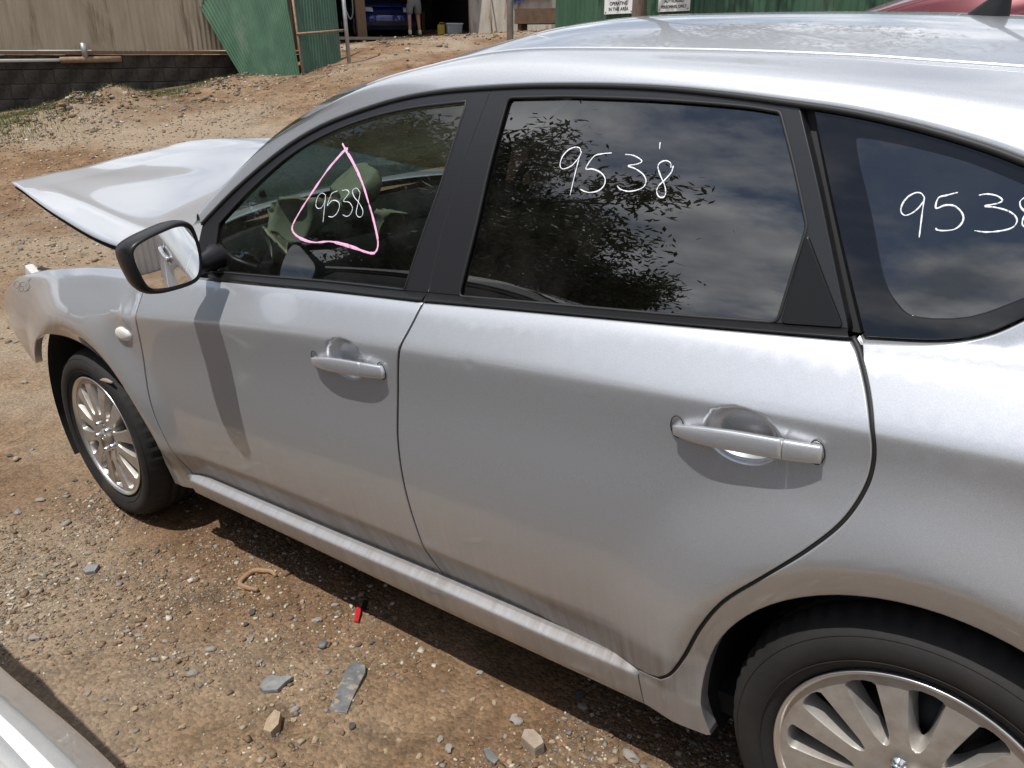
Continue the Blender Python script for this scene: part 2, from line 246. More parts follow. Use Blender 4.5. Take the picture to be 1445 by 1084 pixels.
BIGSTONES = [[0.155,-0.245,0.0183,0],[0.556,-0.033,0.0115,0],[0.615,-0.056,0.0103,0],[0.966,0.055,0.0124,0],[0.421,-0.073,0.0108,0],[0.278,-0.364,0.012,0],[1.338,-0.266,0.0105,0],[1.544,-0.29,0.0129,0],[1.132,-0.44,0.0126,0],[0.583,-0.286,0.0111,2],[0.528,-0.14,0.0125,2],[0.53,-0.218,0.0155,2],[0.942,0.016,0.0086,2],[0.105,-0.346,0.0126,2],[0.369,-0.437,0.0127,2],[0.976,-0.475,0.0114,2],[1.25,-0.264,0.0075,2],[1.22,-0.338,0.0066,2],[0.987,-0.141,0.0137,1],[0.694,-0.309,0.0127,1],[0.651,-0.323,0.0118,1],[0.132,-0.181,0.0139,1],[0.788,-0.283,0.0105,1],[1.074,0.026,0.0129,1],[1.274,-0.108,0.0085,1],[0.902,-0.155,0.0094,1],[0.468,-0.496,0.0185,1],[0.818,-0.516,0.0111,1],[-0.382,-0.194,0.0158,1],[0.403,-0.217,0.0118,1],[0.935,-0.233,0.0156,1],[0.983,-0.318,0.0179,1],[1.093,-0.186,0.0115,1],[1.312,-0.243,0.0139,1],[0.889,-0.065,0.0153,3],[0.919,-0.109,0.0122,3],[0.383,-0.181,0.0097,3],[0.403,-0.208,0.0097,3],[0.251,-0.463,0.0066,3],[0.323,-0.041,0.0123,3],[0.474,-0.254,0.0084,3],[1.649,0.036,0.0097,5],[1.688,0.026,0.0078,5],[1.629,-0.007,0.007,5],[1.7,0.06,0.0105,5],[1.682,0.113,0.0062,5],[1.59,-0.158,0.0094,5],[1.587,-0.199,0.0085,5],[1.557,-0.17,0.006,5],[1.667,-0.171,0.0108,5],[1.849,-0.068,0.0114,5],[1.917,-0.041,0.0105,5],[1.891,0.035,0.0091,5],[1.98,0.002,0.0081,5],[1.975,0.096,0.0075,5],[2.011,0.051,0.0081,5],[1.814,0.105,0.0069,5],[1.614,-0.065,0.0104,5],[1.709,-0.046,0.0059,5],[1.543,-0.29,0.0143,5],[1.434,-0.279,0.0122,5],[1.786,0.037,0.0187,4],[1.77,0.049,0.0103,4],[2.064,0.093,0.0245,4],[1.673,-0.107,0.011,4],[1.709,-0.116,0.015,4],[1.877,0.104,0.0085,4],[1.602,0.119,0.0109,4],[1.793,-0.015,0.0075,4],[1.785,0.071,0.0069,4],[1.079,0.018,0.0173,4],[1.069,0.094,0.0134,4],[1.099,0.08,0.0082,4],[1.568,0.017,0.008,4],[1.891,0.16,0.0172,4],[1.65,0.248,0.0157,3],[1.675,0.158,0.0081,3],[1.226,0.146,0.011,3],[1.367,0.131,0.0087,3],[1.469,-0.196,0.0131,3],[1.25,0.021,0.0116,3],[1.277,0.046,0.0097,3],[1.862,0.189,0.0174,3],[1.917,0.213,0.0113,3],[2.004,0.242,0.0129,3],[-0.929,0.088,0.0139,1],[-0.391,-0.194,0.0161,1],[-0.146,-0.129,0.0209,1],[-1.886,0.458,0.0243,1],[-0.414,-0.101,0.0204,1],[-0.49,-0.052,0.0094,3],[-0.462,0.054,0.0135,3],[-0.944,0.003,0.0173,3],[-0.88,0.007,0.0228,5],[-0.035,-0.126,0.0139,5],[-0.572,-0.14,0.0126,5]]
# ------------------------------------------------------------------ mesh helpers
def link(o, parent=None):
    COL.objects.link(o)
    if parent is not None: o.parent = parent
    return o
def mesh(name, V, F, m=None, normals=None, smooth=True):
    me = bpy.data.meshes.new(name); me.from_pydata([tuple(map(float, v)) for v in V], [], [tuple(map(int, f)) for f in F])
    if m: me.materials.append(MATS[m] if isinstance(m, str) else m)
    me.polygons.foreach_set('use_smooth', [smooth]*len(me.polygons))
    if normals is not None: me.normals_split_custom_set_from_vertices([tuple(map(float, n)) for n in normals])
    me.update(); return me
def obj(name, V, F, m, parent=None, normals=None, smooth=True):
    return link(bpy.data.objects.new(name, mesh(name, V, F, m, normals, smooth)), parent)
def thing(name, label, cat, loc=(0, 0, 0), group=None, parent=None):
    o = bpy.data.objects.new(name, None); o.empty_display_size = .2; o.location = loc; link(o, parent)
    o['label'] = label; o['category'] = cat
    if group: o['group'] = group
    return o
def tag(o, label, cat, group=None):
    o['label'] = label; o['category'] = cat
    if group: o['group'] = group
    return o
def structure(o): o['kind'] = 'structure'; return o
def catmull(P, n=8, closed=False):
    P = np.array(P, float); m = len(P); out = []
    if closed: Q = np.vstack([P[-1], P, P[0], P[1]]); segs = m
    else: Q = np.vstack([2*P[0]-P[1], P, 2*P[-1]-P[-2]]); segs = m-1
    for i in range(segs):
        a, b, c, d = Q[i:i+4]
        for t in np.linspace(0, 1, n, endpoint=False):
            out.append(.5*((2*b)+(c-a)*t+(2*a-5*b+4*c-d)*t*t+(3*b-3*c+d-a)*t**3))
    if not closed: out.append(P[-1])
    return np.array(out)
def dedupe(P, eps=1e-5):
    o = [P[0]]
    for q in P[1:]:
        if np.linalg.norm(q-o[-1]) > eps: o.append(q)
    if np.linalg.norm(o[0]-o[-1]) < eps: o.pop()
    return np.array(o)
def area2(P): x, y = P[:, 0], P[:, 1]; return .5*np.sum(x*np.roll(y, -1)-np.roll(x, -1)*y)
def resample(P, step):
    P = dedupe(np.array(P, float)); out = []
    for a, b in zip(P, np.roll(P, -1, 0)):
        k = max(1, int(np.linalg.norm(b-a)/step+.5))
        for i in range(k): out.append(a+(b-a)*i/k)
    return np.array(out)
def outn(P):
    d1 = P-np.roll(P, 1, 0); d2 = np.roll(P, -1, 0)-P
    n1 = np.stack([d1[:, 1], -d1[:, 0]], 1); n2 = np.stack([d2[:, 1], -d2[:, 0]], 1)
    n1 /= np.linalg.norm(n1, axis=1)[:, None]+1e-12; n2 /= np.linalg.norm(n2, axis=1)[:, None]+1e-12
    n = n1+n2; n /= np.linalg.norm(n, axis=1)[:, None]+1e-9
    return n
def inpoly(Q, P):
    x, y = Q[:, 0], Q[:, 1]; c = np.zeros(len(Q), bool)
    x1, y1 = P[:, 0], P[:, 1]; x2, y2 = np.roll(x1, -1), np.roll(y1, -1)
    for a, b, e, f in zip(x1, y1, x2, y2):
        if b == f: continue
        k = ((b > y) != (f > y)) & (x < (e-a)*(y-b)/(f-b)+a); c ^= k
    return c
def pdist(Q, P, chunk=4000):
    A = P; B = np.roll(P, -1, 0); D = B-A; LL = (D**2).sum(1)+1e-12; out = []
    for i in range(0, len(Q), chunk):
        q = Q[i:i+chunk]; w = q[:, None, :]-A[None]; t = np.clip((w*D[None]).sum(2)/LL, 0, 1)
        out.append(np.sqrt((((w-t[..., None]*D[None]))**2).sum(2).min(1)))
    return np.concatenate(out) if out else np.zeros(0)
def grad_n(f, x, z, h=4e-4):
    fx = (f(x+h, z)-f(x-h, z))/(2*h); fz = (f(x, z+h)-f(x, z-h))/(2*h)
    n = np.stack([fx, -np.ones_like(fx), fz], 1); return n/np.linalg.norm(n, axis=1)[:, None]
CARW = 1.74
def panel(name, outline, f, m, parent, holes=(), off=0., inset=.003, hx=.045, hz=.012, depth=.02, mirror=False, step=.018, extra=None, edge=True, follow=()):
    """sheet-metal panel: an outline in side view laid on the body surface y=f(x,z), with a rounded turned-in rim"""
    O = resample(outline, step)
    if area2(O) < 0: O = O[::-1]
    O = O-outn(O)*inset
    HS = []
    for hpoly in holes:
        q = resample(hpoly, step)
        if area2(q) > 0: q = q[::-1]
        HS.append(q-outn(q)*inset)
    lo, hi = O.min(0), O.max(0)
    gx = np.arange(lo[0], hi[0], hx); gz = np.arange(lo[1], hi[1], hz)
    G = np.stack(np.meshgrid(gx, gz), -1).reshape(-1, 2)
    G[:, 0] += (np.round((G[:, 1]-lo[1])/hz) % 2)*hx*.5
    if extra is not None: G = np.vstack([G, extra])
    for zf, dz in follow:                                   # rows of points that run along a crease
        for zfun in (zf,):
            G = G[np.abs(G[:, 1]-zfun(G[:, 0])) > dz[-1]+.004]
        xr = np.arange(lo[0], hi[0], .03); G = np.vstack([G]+[np.stack([xr+.015*(i % 2), zf(xr+.015*(i % 2))+d], 1) for i, d in enumerate(sorted([-v for v in dz]+[0.]+list(dz)))])
    G = G[inpoly(G, O)]
    for q in [O]+HS:
        if q is not O: G = G[~inpoly(G, q)]
        G = G[pdist(G, q) > min(hx, hz, .005)*.55]
    loops = [O]+HS; pts = []; edges = []; base = 0
    for q in loops:
        k = len(q); pts += list(q); edges += [(base+i, base+(i+1) % k) for i in range(k)]; base += k
    pts += list(G)
    vs, es, fs, *_ = geometry.delaunay_2d_cdt([Vector((float(a), float(b))) for a, b in pts], edges, [], 0, 1e-7)
    V2 = np.array([(v.x, v.y) for v in vs]); T3 = np.array([t for t in fs if len(t) == 3])
    C = V2[T3].mean(1); keep = inpoly(C, O)
    for q in HS: keep &= ~inpoly(C, q)
    T3 = T3[keep]
    a = V2[T3]; ar = (a[:, 1, 0]-a[:, 0, 0])*(a[:, 2, 1]-a[:, 0, 1])-(a[:, 1, 1]-a[:, 0, 1])*(a[:, 2, 0]-a[:, 0, 0])
    T3[ar < 0] = T3[ar < 0][:, ::-1]; T3 = T3[np.abs(ar) > 1e-10]
    Y = f(V2[:, 0], V2[:, 1])+off; V = np.stack([V2[:, 0], Y, V2[:, 1]], 1); NN = grad_n(f, V2[:, 0], V2[:, 1])
    V, NN, F = list(V), list(NN), [tuple(t) for t in T3]
    if edge:
        for q in loops:
            n2 = outn(q); k = len(q); yb = f(q[:, 0], q[:, 1])+off; nb = grad_n(f, q[:, 0], q[:, 1]); o3 = np.stack([n2[:, 0], 0*n2[:, 0], n2[:, 1]], 1)
            rings = []
            for (e, dy, w) in ((0, 0, 0.), (.0017, .0008, .55), (.0022, .003, 1.), (.0022, depth, 1.)):
                b0 = len(V); rings.append(b0)
                pp = np.stack([q[:, 0]+n2[:, 0]*e, yb+dy, q[:, 1]+n2[:, 1]*e], 1)
                nn = nb*(1-w)+o3*w; nn /= np.linalg.norm(nn, axis=1)[:, None]
                V += list(pp); NN += list(nn)
            for r0, r1 in zip(rings[:-1], rings[1:]):
                for i in range(k):
                    j = (i+1) % k; F.append((r0+i, r1+i, r1+j, r0+j))
    V = np.array(V); NN = np.array(NN)
    if mirror:
        V[:, 1] = CARW-V[:, 1]; NN[:, 1] *= -1; F = [t[::-1] for t in F]
    return obj(name, V, F, m, parent, NN)
def grid(name, A, m, parent=None, flip=False, closed_u=False, closed_v=False, smooth=True, nrm=None):
    A = np.array(A, float); nu, nv = A.shape[:2]; F = []
    for i in range(nu if closed_u else nu-1):
        for j in range(nv if closed_v else nv-1):
            a, b, c, d = i*nv+j, ((i+1) % nu)*nv+j, ((i+1) % nu)*nv+(j+1) % nv, i*nv+(j+1) % nv
            F.append((a, d, c, b) if flip else (a, b, c, d))
    return obj(name, A.reshape(-1, 3), F, m, parent, smooth=smooth)
def tube_geo(P, r, n=8, closed=False, flat=1., cap=True):
    P = np.array(P, float); k = len(P); V = []; F = []
    rr = np.broadcast_to(np.array(r, float), (k,))
    T = np.gradient(P, axis=0) if not closed else np.roll(P, -1, 0)-np.roll(P, 1, 0)
    T /= np.linalg.norm(T, axis=1)[:, None]+1e-12
    ref = np.array([0, 0, 1.]) if abs(T[0][2]) < .9 else np.array([1., 0, 0]); u = None
    for i in range(k):
        if u is None: u = np.cross(T[i], ref)
        u = u-T[i]*(u@T[i]); u /= np.linalg.norm(u)+1e-12; v = np.cross(T[i], u)
        for a in np.linspace(0, 2*np.pi, n, endpoint=False): V.append(P[i]+rr[i]*(np.cos(a)*u+flat*np.sin(a)*v))
    for i in range(k if closed else k-1):
        for j in range(n):
            a, b = i*n+j, i*n+(j+1) % n; c, d = ((i+1) % k)*n+(j+1) % n, ((i+1) % k)*n+j
            F.append((a, b, c, d))
    if cap and not closed:
        F.append(tuple(range(n))[::-1]); F.append(tuple((k-1)*n+j for j in range(n)))
    return V, F
def tube(name, P, r, m, parent=None, n=8, closed=False, flat=1.): 
    V, F = tube_geo(P, r, n, closed, flat); return obj(name, V, F, m, parent)
def merge(parts):
    V, F = [], []
    for v, f in parts:
        b = len(V); V += list(v); F += [tuple(i+b for i in t) for t in f]
    return V, F
def boxg(c, s, M=None, bev=.0):
    """box geometry with chamfered edges when bev>0"""
    bm = bmesh.new(); bmesh.ops.create_cube(bm, size=1.)
    for v in bm.verts: v.co = Vector((v.co.x*s[0], v.co.y*s[1], v.co.z*s[2]))
    if bev: bmesh.ops.bevel(bm, geom=list(bm.edges), offset=bev, segments=2, affect='EDGES', profile=.5)
    bm.verts.index_update(); V = []
    for v in bm.verts:
        q = v.co.copy()
        if M is not None: q = M @ q
        V.append(np.array(q)+np.array(c))
    F = [tuple(v.index for v in f.verts) for f in bm.faces]; bm.free(); return V, F
def box(name, c, s, m, parent=None, M=None, bev=.0): 
    V, F = boxg(c, s, M, bev); return obj(name, V, F, m, parent, smooth=False)
def lathe(prof, n=48, axis='y', c=(0, 0, 0), a0=0., a1=2*math.pi, flip=False):
    """revolve (radius, axial) profile about the y axis through c"""
    full = abs(a1-a0-2*math.pi) < 1e-6; an = np.linspace(a0, a1, n, endpoint=not full); k = len(prof); V = []; F = []
    for a in an:
        for r, y in prof: V.append((c[0]+r*math.cos(a), c[1]+y, c[2]+r*math.sin(a)))
    for i in range(n if full else n-1):
        for j in range(k-1):
            q = (i*k+j, ((i+1) % n)*k+j, ((i+1) % n)*k+j+1, i*k+j+1); F.append(q[::-1] if flip else q)
    return V, F
def vnoise(x, y, seed=0):
    """smooth value noise, arrays in, -1..1 out"""
    xi, yi = np.floor(x).astype(int), np.floor(y).astype(int); fx, fy = x-xi, y-yi; fx = fx*fx*(3-2*fx); fy = fy*fy*(3-2*fy)
    def h(a, b):
        n = (a*374761393+b*668265263+seed*1442695041) & 0x7fffffff; n = ((n ^ (n >> 13))*1274126177) & 0x7fffffff
        return ((n ^ (n >> 16)) & 0xffff)/32767.5-1
    return (h(xi, yi)*(1-fx)+h(xi+1, yi)*fx)*(1-fy)+(h(xi, yi+1)*(1-fx)+h(xi+1, yi+1)*fx)*fy
def fbm(x, y, sc, oct=4, seed=0):
    o = 0; a = 1.
    for i in range(oct): o = o+a*vnoise(x*sc+17.3*i, y*sc-9.1*i, seed+i); sc *= 2.03; a *= .5
    return o
# ------------------------------------------------------------------ the hatchback
A2 = lambda L: np.array(L, float)
_rb = A2([(.719,1.0776),(.764,1.109),(.876,1.1836),(1.03,1.2699),(1.151,1.3194),(1.2685,1.3504),(1.401,1.3759),(1.527,1.3884),(1.665,1.3927),(1.791,1.393),(1.939,1.3888),(2.072,1.3807),(2.192,1.3681),(2.301,1.3538),(2.389,1.3409),(2.481,1.3217),(2.566,1.2988),(2.624,1.279),(2.72,1.243),(2.82,1.203),(2.9,1.168),(3.05,1.10),(3.25,1.0)])
RB = catmull(_rb, 6)                                     # lower edge of the roof rail, side view
_p1 = A2([(.56,.165,1.02),(.632,.17,1.07),(.718,.178,1.133),(.854,.193,1.214),(.99,.21,1.29),(1.107,.227,1.341),(1.223,.246,1.385),(1.348,.269,1.418),(1.46,.296,1.437),(1.551,.318,1.450),(1.629,.328,1.456),(1.773,.33,1.455),(2.104,.33,1.434),(2.345,.33,1.413),(2.45,.33,1.401),(2.586,.33,1.385),(2.9,.34,1.345),(3.25,.36,1.28)])
P1 = catmull(_p1, 6)                                     # roof ditch line
def p1(x): return np.stack([x, np.interp(x, P1[:, 0], P1[:, 1]), np.interp(x, P1[:, 0], P1[:, 2])], -1)
RBz = lambda x: np.interp(x, RB[:, 0], RB[:, 1])
belt_f_bot = A2([(.478,.934),(.847,.9536),(1.2949,.9800),(1.6121,.9940)])
belt_r_bot = A2([(1.6121,.9940),(1.7,.9995),(1.962,1.0145),(2.1878,1.0269),(2.3512,1.036),(2.4583,1.0420)])
belt_f_top = A2([(.70,.960),(.7942,.9648),(1.2705,.9898),(1.5265,.9994),(1.5978,1.0036)])
belt_r_top = A2([(1.5978,1.0036),(1.9479,1.0200),(2.1781,1.0326),(2.3421,1.0434),(2.4473,1.0507)])
bgap = A2([(1.6121,.9940),(1.6015,.9509),(1.5760,.8821),(1.5595,.8207),(1.5420,.7372),(1.5335,.6742),(1.5328,.5811),(1.5420,.4555),(1.5530,.3662),(1.566,.303)])
rgap = A2([(2.4583,1.0420),(2.4756,1.0246),(2.5007,.9804),(2.5180,.9336),(2.5217,.8898),(2.514,.8434),(2.4895,.7872),(2.4445,.7277),(2.3766,.6523),(2.311,.576),(2.2646,.494),(2.2299,.4104),(2.2035,.3571),(2.176,.327)])
fgap = A2([(.478,.934),(.478,.83),(.463,.755),(.447,.67),(.447,.563),(.468,.426),(.503,.290)])
dbot = A2([(.503,.290),(1.09,.292),(1.566,.303),(1.94,.306),(2.12,.312),(2.176,.327)])
sillbot = A2([(.503,.228),(1.07,.222),(1.57,.212),(2.0,.213),(2.12,.212)])
bsplit = A2(TR['bsplit']); rframe_rear = A2(TR['rframe_rear']); fglass = A2(TR['fglass']); rglass = A2(TR['rglass'])
def between(c, xa, xb): q = c[(c[:, 0] > xa) & (c[:, 0] < xb)]; return q
def rounded(P, r, n=4):
    """round the corners of a closed polygon"""
    P = np.array(P, float); out = []
    for i in range(len(P)):
        a, b, c = P[i-1], P[i], P[(i+1) % len(P)]; u = a-b; v = c-b; lu, lv = np.linalg.norm(u), np.linalg.norm(v)
        k = min(r, lu*.45, lv*.45); p, q = b+u/lu*k, b+v/lv*k
        for t in np.linspace(0, 1, n): out.append((1-t)**2*p+2*t*(1-t)*b+t*t*q)
    return np.array(out)
CREASE = [(lambda x: zb(x)-.013, (.004, .008)), (zc, (.0025, .005, .008, .012, .018)), (zlow, (.0025, .006, .011, .017))]
HANDLES = ((1.408, .838, 1.402, .852), (2.334, .882, 2.328, .886))     # grip centre, cup centre
def cup(x, z):
    y = 0.
    for (_, _, cx, cz) in HANDLES:
        r = np.hypot((x-cx)/.064, (z-cz)/.050); y = y+.024*(1-sst(.62, 1., r))
    return y
def ding(x, z):
    return .0011*np.exp(-(((x-1.775)/.011)**2+((z-.908)/.009)**2))+.0005*np.exp(-(((x-2.45)/.03)**2+((z-.80)/.02)**2))
def doorf(x, z): return lower(x, z)+cup(x, z)+ding(x, z)
def doorf_plain(x, z): return lower(x, z)+cup(x, z)
def fenderf(x, z):
    # the knock pushed the wing back: buckles near the door edge and loose waves towards the lamp
    w = sst(.5, -.4, x)*sst(.45, .62, z)
    d = .0022*w*(np.sin(7.5*x+5*z)+.6*np.sin(13*x-11*z+1.))*sst(-.9, -.3, x)
    d = d+.010*np.exp(-(((x-.435)/.030)**2+((z-.845)/.035)**2))-.006*np.exp(-(((x-.40)/.02)**2+((z-.81)/.05)**2))
    return lowfull(x, z)+d
def arch(cx, r, a0, a1, n=46): an = np.radians(np.linspace(a0, a1, n)); return np.stack([cx+r*np.cos(an), .31+r*np.sin(an)], 1)
farch = catmull(A2([(.362,.214),(.368,.30),(.372,.36),(.361,.42),(.325,.4923),(.235,.580),(.1358,.6278),(.0461,.6569),(-.0515,.6694),(-.1676,.6644),(-.2579,.643),(-.328,.6041),(-.4291,.5047)]), 5)
glass_bot = catmull(A2([(2.4714,1.0395),(2.5652,1.049),(2.6217,1.0651),(2.6697,1.0966),(2.74,1.145),(2.825,1.198)]), 5)
cupx = []
for (_, _, cx, cz) in HANDLES:
    for rr_ in np.linspace(0, 1.12, 15):
        for a_ in np.linspace(0, 2*np.pi, max(1, int(6+44*rr_)), endpoint=False): cupx.append((cx+.064*rr_*np.cos(a_)+1e-4, cz+.05*rr_*np.sin(a_)))
cupx = np.array(cupx)
def strip(name, bot, top, fb, ft, m, parent, mirror, bulge=.010, n=60):
    """a moulding that runs along x between two side-view curves"""
    xb = np.interp(np.linspace(0, 1, n), np.linspace(0, 1, len(bot)), bot[:, 0]); zbq = np.interp(xb, bot[:, 0], bot[:, 1])
    xt = np.interp(np.linspace(0, 1, n), np.linspace(0, 1, len(bot)), np.linspace(top[0, 0], top[-1, 0], len(bot))); ztq = np.interp(xt, top[:, 0], top[:, 1])
    yb = fb(xb, zbq); yt = ft(xt, ztq); rows = []
    for s, o in ((-.05, .012), (0., -.002), (.15, -bulge*.8), (.45, -bulge), (.8, -bulge*.8), (1., -.004), (1.05, .012)):
        rows.append(np.stack([xb+(xt-xb)*s, yb+(yt-yb)*np.clip(s, 0, 1)+o, zbq+(ztq-zbq)*s], 1))
    G = np.array(rows)
    if mirror: G[..., 1] = CARW-G[..., 1]
    return grid(name, G, m, parent, flip=mirror)
def on(f, P, off=0., mirror=False):
    P = np.array(P); y = f(P[:, 0], P[:, 1])+off
    return np.stack([P[:, 0], CARW-y if mirror else y, P[:, 1]], 1)

def handle(parent, hx_, hz_, mirror, pm):
    Lh = .118; xs = np.linspace(-1, 1, 33)
    def grip(a, b, name):
        rows = []
        for s in np.linspace(a, b, 26):
            x = hx_+s*Lh; zc_ = hz_-.003+.008*s+.004*(1-s*s)
            stand = .0115*(1-abs(s)**3.2)+.004; hgt = .0172*(1-.45*abs(s)**2.5) if s < 0 else .0172*(1-.16*abs(s)**3)
            y0 = lower(x, zc_)
            ring = []
            for an in np.linspace(0, 2*np.pi, 18, endpoint=False):
                ca, sa = np.cos(an), np.sin(an); ex = lambda v: np.sign(v)*abs(v)**.55
                inner = .012 if abs(s) < .78 else .022*(abs(s)-.78)/.22+.012
                ring.append((x, y0-stand+(inner*ex(ca) if ca > 0 else .0085*ex(ca)), zc_+hgt*ex(sa)-(.004*ca)))
            rows.append(ring)
        G = np.array(rows)
        if mirror: G[..., 1] = CARW-G[..., 1]
        n = G.shape[1]; V = G.reshape(-1, 3); F = []
        for i in range(len(G)-1):
            for j in range(n):
                q = (i*n+j, i*n+(j+1) % n, (i+1)*n+(j+1) % n, (i+1)*n+j); F.append(q if not mirror else q[::-1])
        F += [tuple(range(n))[::-1], tuple((len(G)-1)*n+j for j in range(n))]
        return obj(name, V, F, pm, parent)
    grip(-1., .545, 'door_handle'); grip(.56, 1., 'handle_cap')
    # gasket between handle and door skin
    for s0 in (-.97, .93):
        G = []
        for an in np.linspace(0, 2*np.pi, 16, endpoint=False): G.append((hx_+s0*Lh+.012*np.cos(an), hz_+.006*s0+.020*np.sin(an)))
        P = on(lower, G, -.002, mirror); tube('handle_gasket', P, .0009, 'rubber', parent, 6, True)

def wheel(parent, xw, mirror, steer=0.):
    w = bpy.data.objects.new('wheel', None); link(w, parent)
    S = -1 if mirror else 1
    w.location = (xw, CARW-.022 if mirror else .022, .31); w.rotation_euler = (0, 0, math.radians(steer)+(math.pi if mirror else 0))
    # --- tyre (axis along +y is inboard)
    prof = [(.214, .060), (.217, .018), (.224, .010), (.236, .002), (.252, -.006), (.266, -.0085), (.280, -.006), (.2915, .002), (.300, .014), (.3065, .026), (.3098, .036)]
    for k in range(4):
        y0 = .042+k*.034; prof += [(.3118, y0), (.3125, y0+.012), (.3122, y0+.0235), (.3045, y0+.0255), (.3045, y0+.0315)]
    prof += [(.3118, .180), (.3098, .186), (.300, .207), (.280, .227), (.252, .227), (.224, .21), (.214, .16)]
    prof = np.array(prof); n = 168; V = []; F = []; k = len(prof)
    for i in range(n):
        a = 2*np.pi*i/n
        for r, y in prof:
            rr = r
            if r > .2995 and (i % 3 == 0) and (y < .062 or y > .165): rr -= .006*min(1, (r-.2995)/.008)
            if r > .309 and (i % 3 == 1) and .062 < y < .165: rr -= .0035
            x, z = rr*np.cos(a), rr*np.sin(a)
            if z < -.302: y = y+(-.004 if y < .1 else .004)*(-.302-z)/.01; z = -.302-(-.302-z)*.25
            V.append((x, y, z))
    for i in range(n):
        for j in range(k-1): F.append((i*k+j, i*k+j+1, ((i+1) % n)*k+j+1, ((i+1) % n)*k+j))
    t = obj('tyre', V, F, 'tyre_rubber', w)
    # raised rings on the sidewall
    rp = []
    for rr, yy in ((.2445, -.0035), (.288, -.0012)): rp.append(tube_geo([(rr*np.cos(a), yy, rr*np.sin(a)) for a in np.linspace(0, 2*np.pi, 90, endpoint=False)], .0011, 6, True))
    obj('sidewall_rib', *merge(rp), 'tyre_rubber', w)
    # --- rim lip + barrel
    lip = [(.2145, .045), (.2205, .012), (.2222, .006), (.2215, .0025), (.2185, .0018), (.2155, .004), (.2125, .0075), (.2105, .0115)]
    V, F = lathe(lip, 120, flip=True); obj('rim_lip', V, F, 'alloy_edge', w)
    V, F = lathe([(.2115, .010), (.206, .045), (.192, .07), (.188, .17), (.20, .2)], 72, flip=True); obj('rim_barrel', V, F, 'dark_metal', w)
    V, F = lathe([(.001, .085), (.135, .085), (.135, .098), (.001, .098)], 48, flip=True); obj('brake_disc', V, F, 'dark_metal', w)
    # --- spoked face: 12 windows
    def face_y(r): return .0115+.0015*np.sin(np.clip(r/.21, 0, 1)*np.pi)*-4+.016*sst(.085, .030, r)*.5+.004*sst(.17, .21, r)*0
    outer = [(.2112*np.cos(a), .2112*np.sin(a)) for a in np.linspace(0, 2*np.pi, 144, endpoint=False)]
    wins = []
    for i in range(12):
        a0 = math.radians(30*i-2)
        rs = np.linspace(0, 1, 9); half = lambda s: (.0062+.0200*s**.62)
        pts = [(.088+.104*s, half(s)) for s in rs]+[(.197, half(1)*.80), (.2005, half(1)*.35), (.2005, -half(1)*.35), (.197, -half(1)*.80)]+[(.088+.104*s, -half(s)) for s in rs[::-1]]+[(.084, 0)]
        pts = [(r, q) for r, q in pts]
        wins.append([(r*math.cos(a0)-q*math.sin(a0), r*math.sin(a0)+q*math.cos(a0)) for r, q in pts])
    pts = []; edges = []; base = 0
    for q in [outer]+wins:
        kk = len(q); pts += q; edges += [(base+i, base+(i+1) % kk) for i in range(kk)]; base += kk
    for rr in (.012, .03, .045, .06, .075, .083):
        for a in np.linspace(0, 2*np.pi, int(8+rr*500), endpoint=False): pts.append((rr*np.cos(a), rr*np.sin(a)))
    for i in range(12):
        a = math.radians(30*i+13)
        for rr in np.linspace(.095, .205, 9):
            for dq in (-.006, .006): pts.append((rr*math.cos(a)-dq*math.sin(a), rr*math.sin(a)+dq*math.cos(a)))
    vs, _, fs, *_ = geometry.delaunay_2d_cdt([Vector(map(float, q)) for q in pts], edges, [], 0, 1e-7)
    V2 = np.array([(v.x, v.y) for v in vs]); T3 = np.array([f for f in fs if len(f) == 3]); C = V2[T3].mean(1)
    keep = inpoly(C, A2(outer))
    for q in wins: keep &= ~inpoly(C, A2(q))
    T3 = T3[keep]; yy = face_y(np.hypot(V2[:, 0], V2[:, 1])); V = [(x, y, z) for (x, z), y in zip(V2, yy)]; F = []
    for t3 in T3:
        a, b, c = V2[t3]; cr = (b[0]-a[0])*(c[1]-a[1])-(b[1]-a[1])*(c[0]-a[0])
        F.append(tuple(t3) if cr > 0 else tuple(t3[::-1]))
    fo = obj('rim_face', V, F, 'alloy', w)
    WV, WF = [], []
    for q in wins:
        q = A2(q); 
        if area2(q) < 0: q = q[::-1]
        cen = q.mean(0); kk = len(q); b0 = len(WV)
        for s, dy in ((1., 0), (.965, .004), (.80, .040)):
            p = cen+(q-cen)*s if s == 1. else q-outn(q)*(.0016 if s > .9 else .0050)
            y0 = face_y(np.hypot(q[:, 0], q[:, 1])); WV += [(a, y+dy, b) for (a, b), y in zip(p, y0)]
        for r_ in range(2):
            for i in range(kk):
                j = (i+1) % kk; WF.append((b0+r_*kk+i, b0+r_*kk+j, b0+(r_+1)*kk+j, b0+(r_+1)*kk+i))
    obj('spoke_flank', WV, WF, 'alloy', w)
    for i in range(5):
        a = math.radians(72*i+114); c = (.050*math.cos(a), 0, .050*math.sin(a))
        V, F = lathe([(.0135, .022), (.0135, .012), (.0095, .010), (.0092, -.004), (.006, -.0075), (.0005, -.008)], 12, c=c, flip=True); obj('wheel_nut', V, F, 'chrome', w)
    V, F = lathe([(.0295, .020), (.0295, .006), (.026, .0015), (.0005, .0005)], 36, flip=True); obj('centre_cap', V, F, 'alloy', w)
    # badge on the cap: an oval ring round a few small stars
    bp = [tube_geo([(.019*np.cos(a), -.0006, .0125*np.sin(a)) for a in np.linspace(0, 2*np.pi, 28, endpoint=False)], .0012, 6, True)]
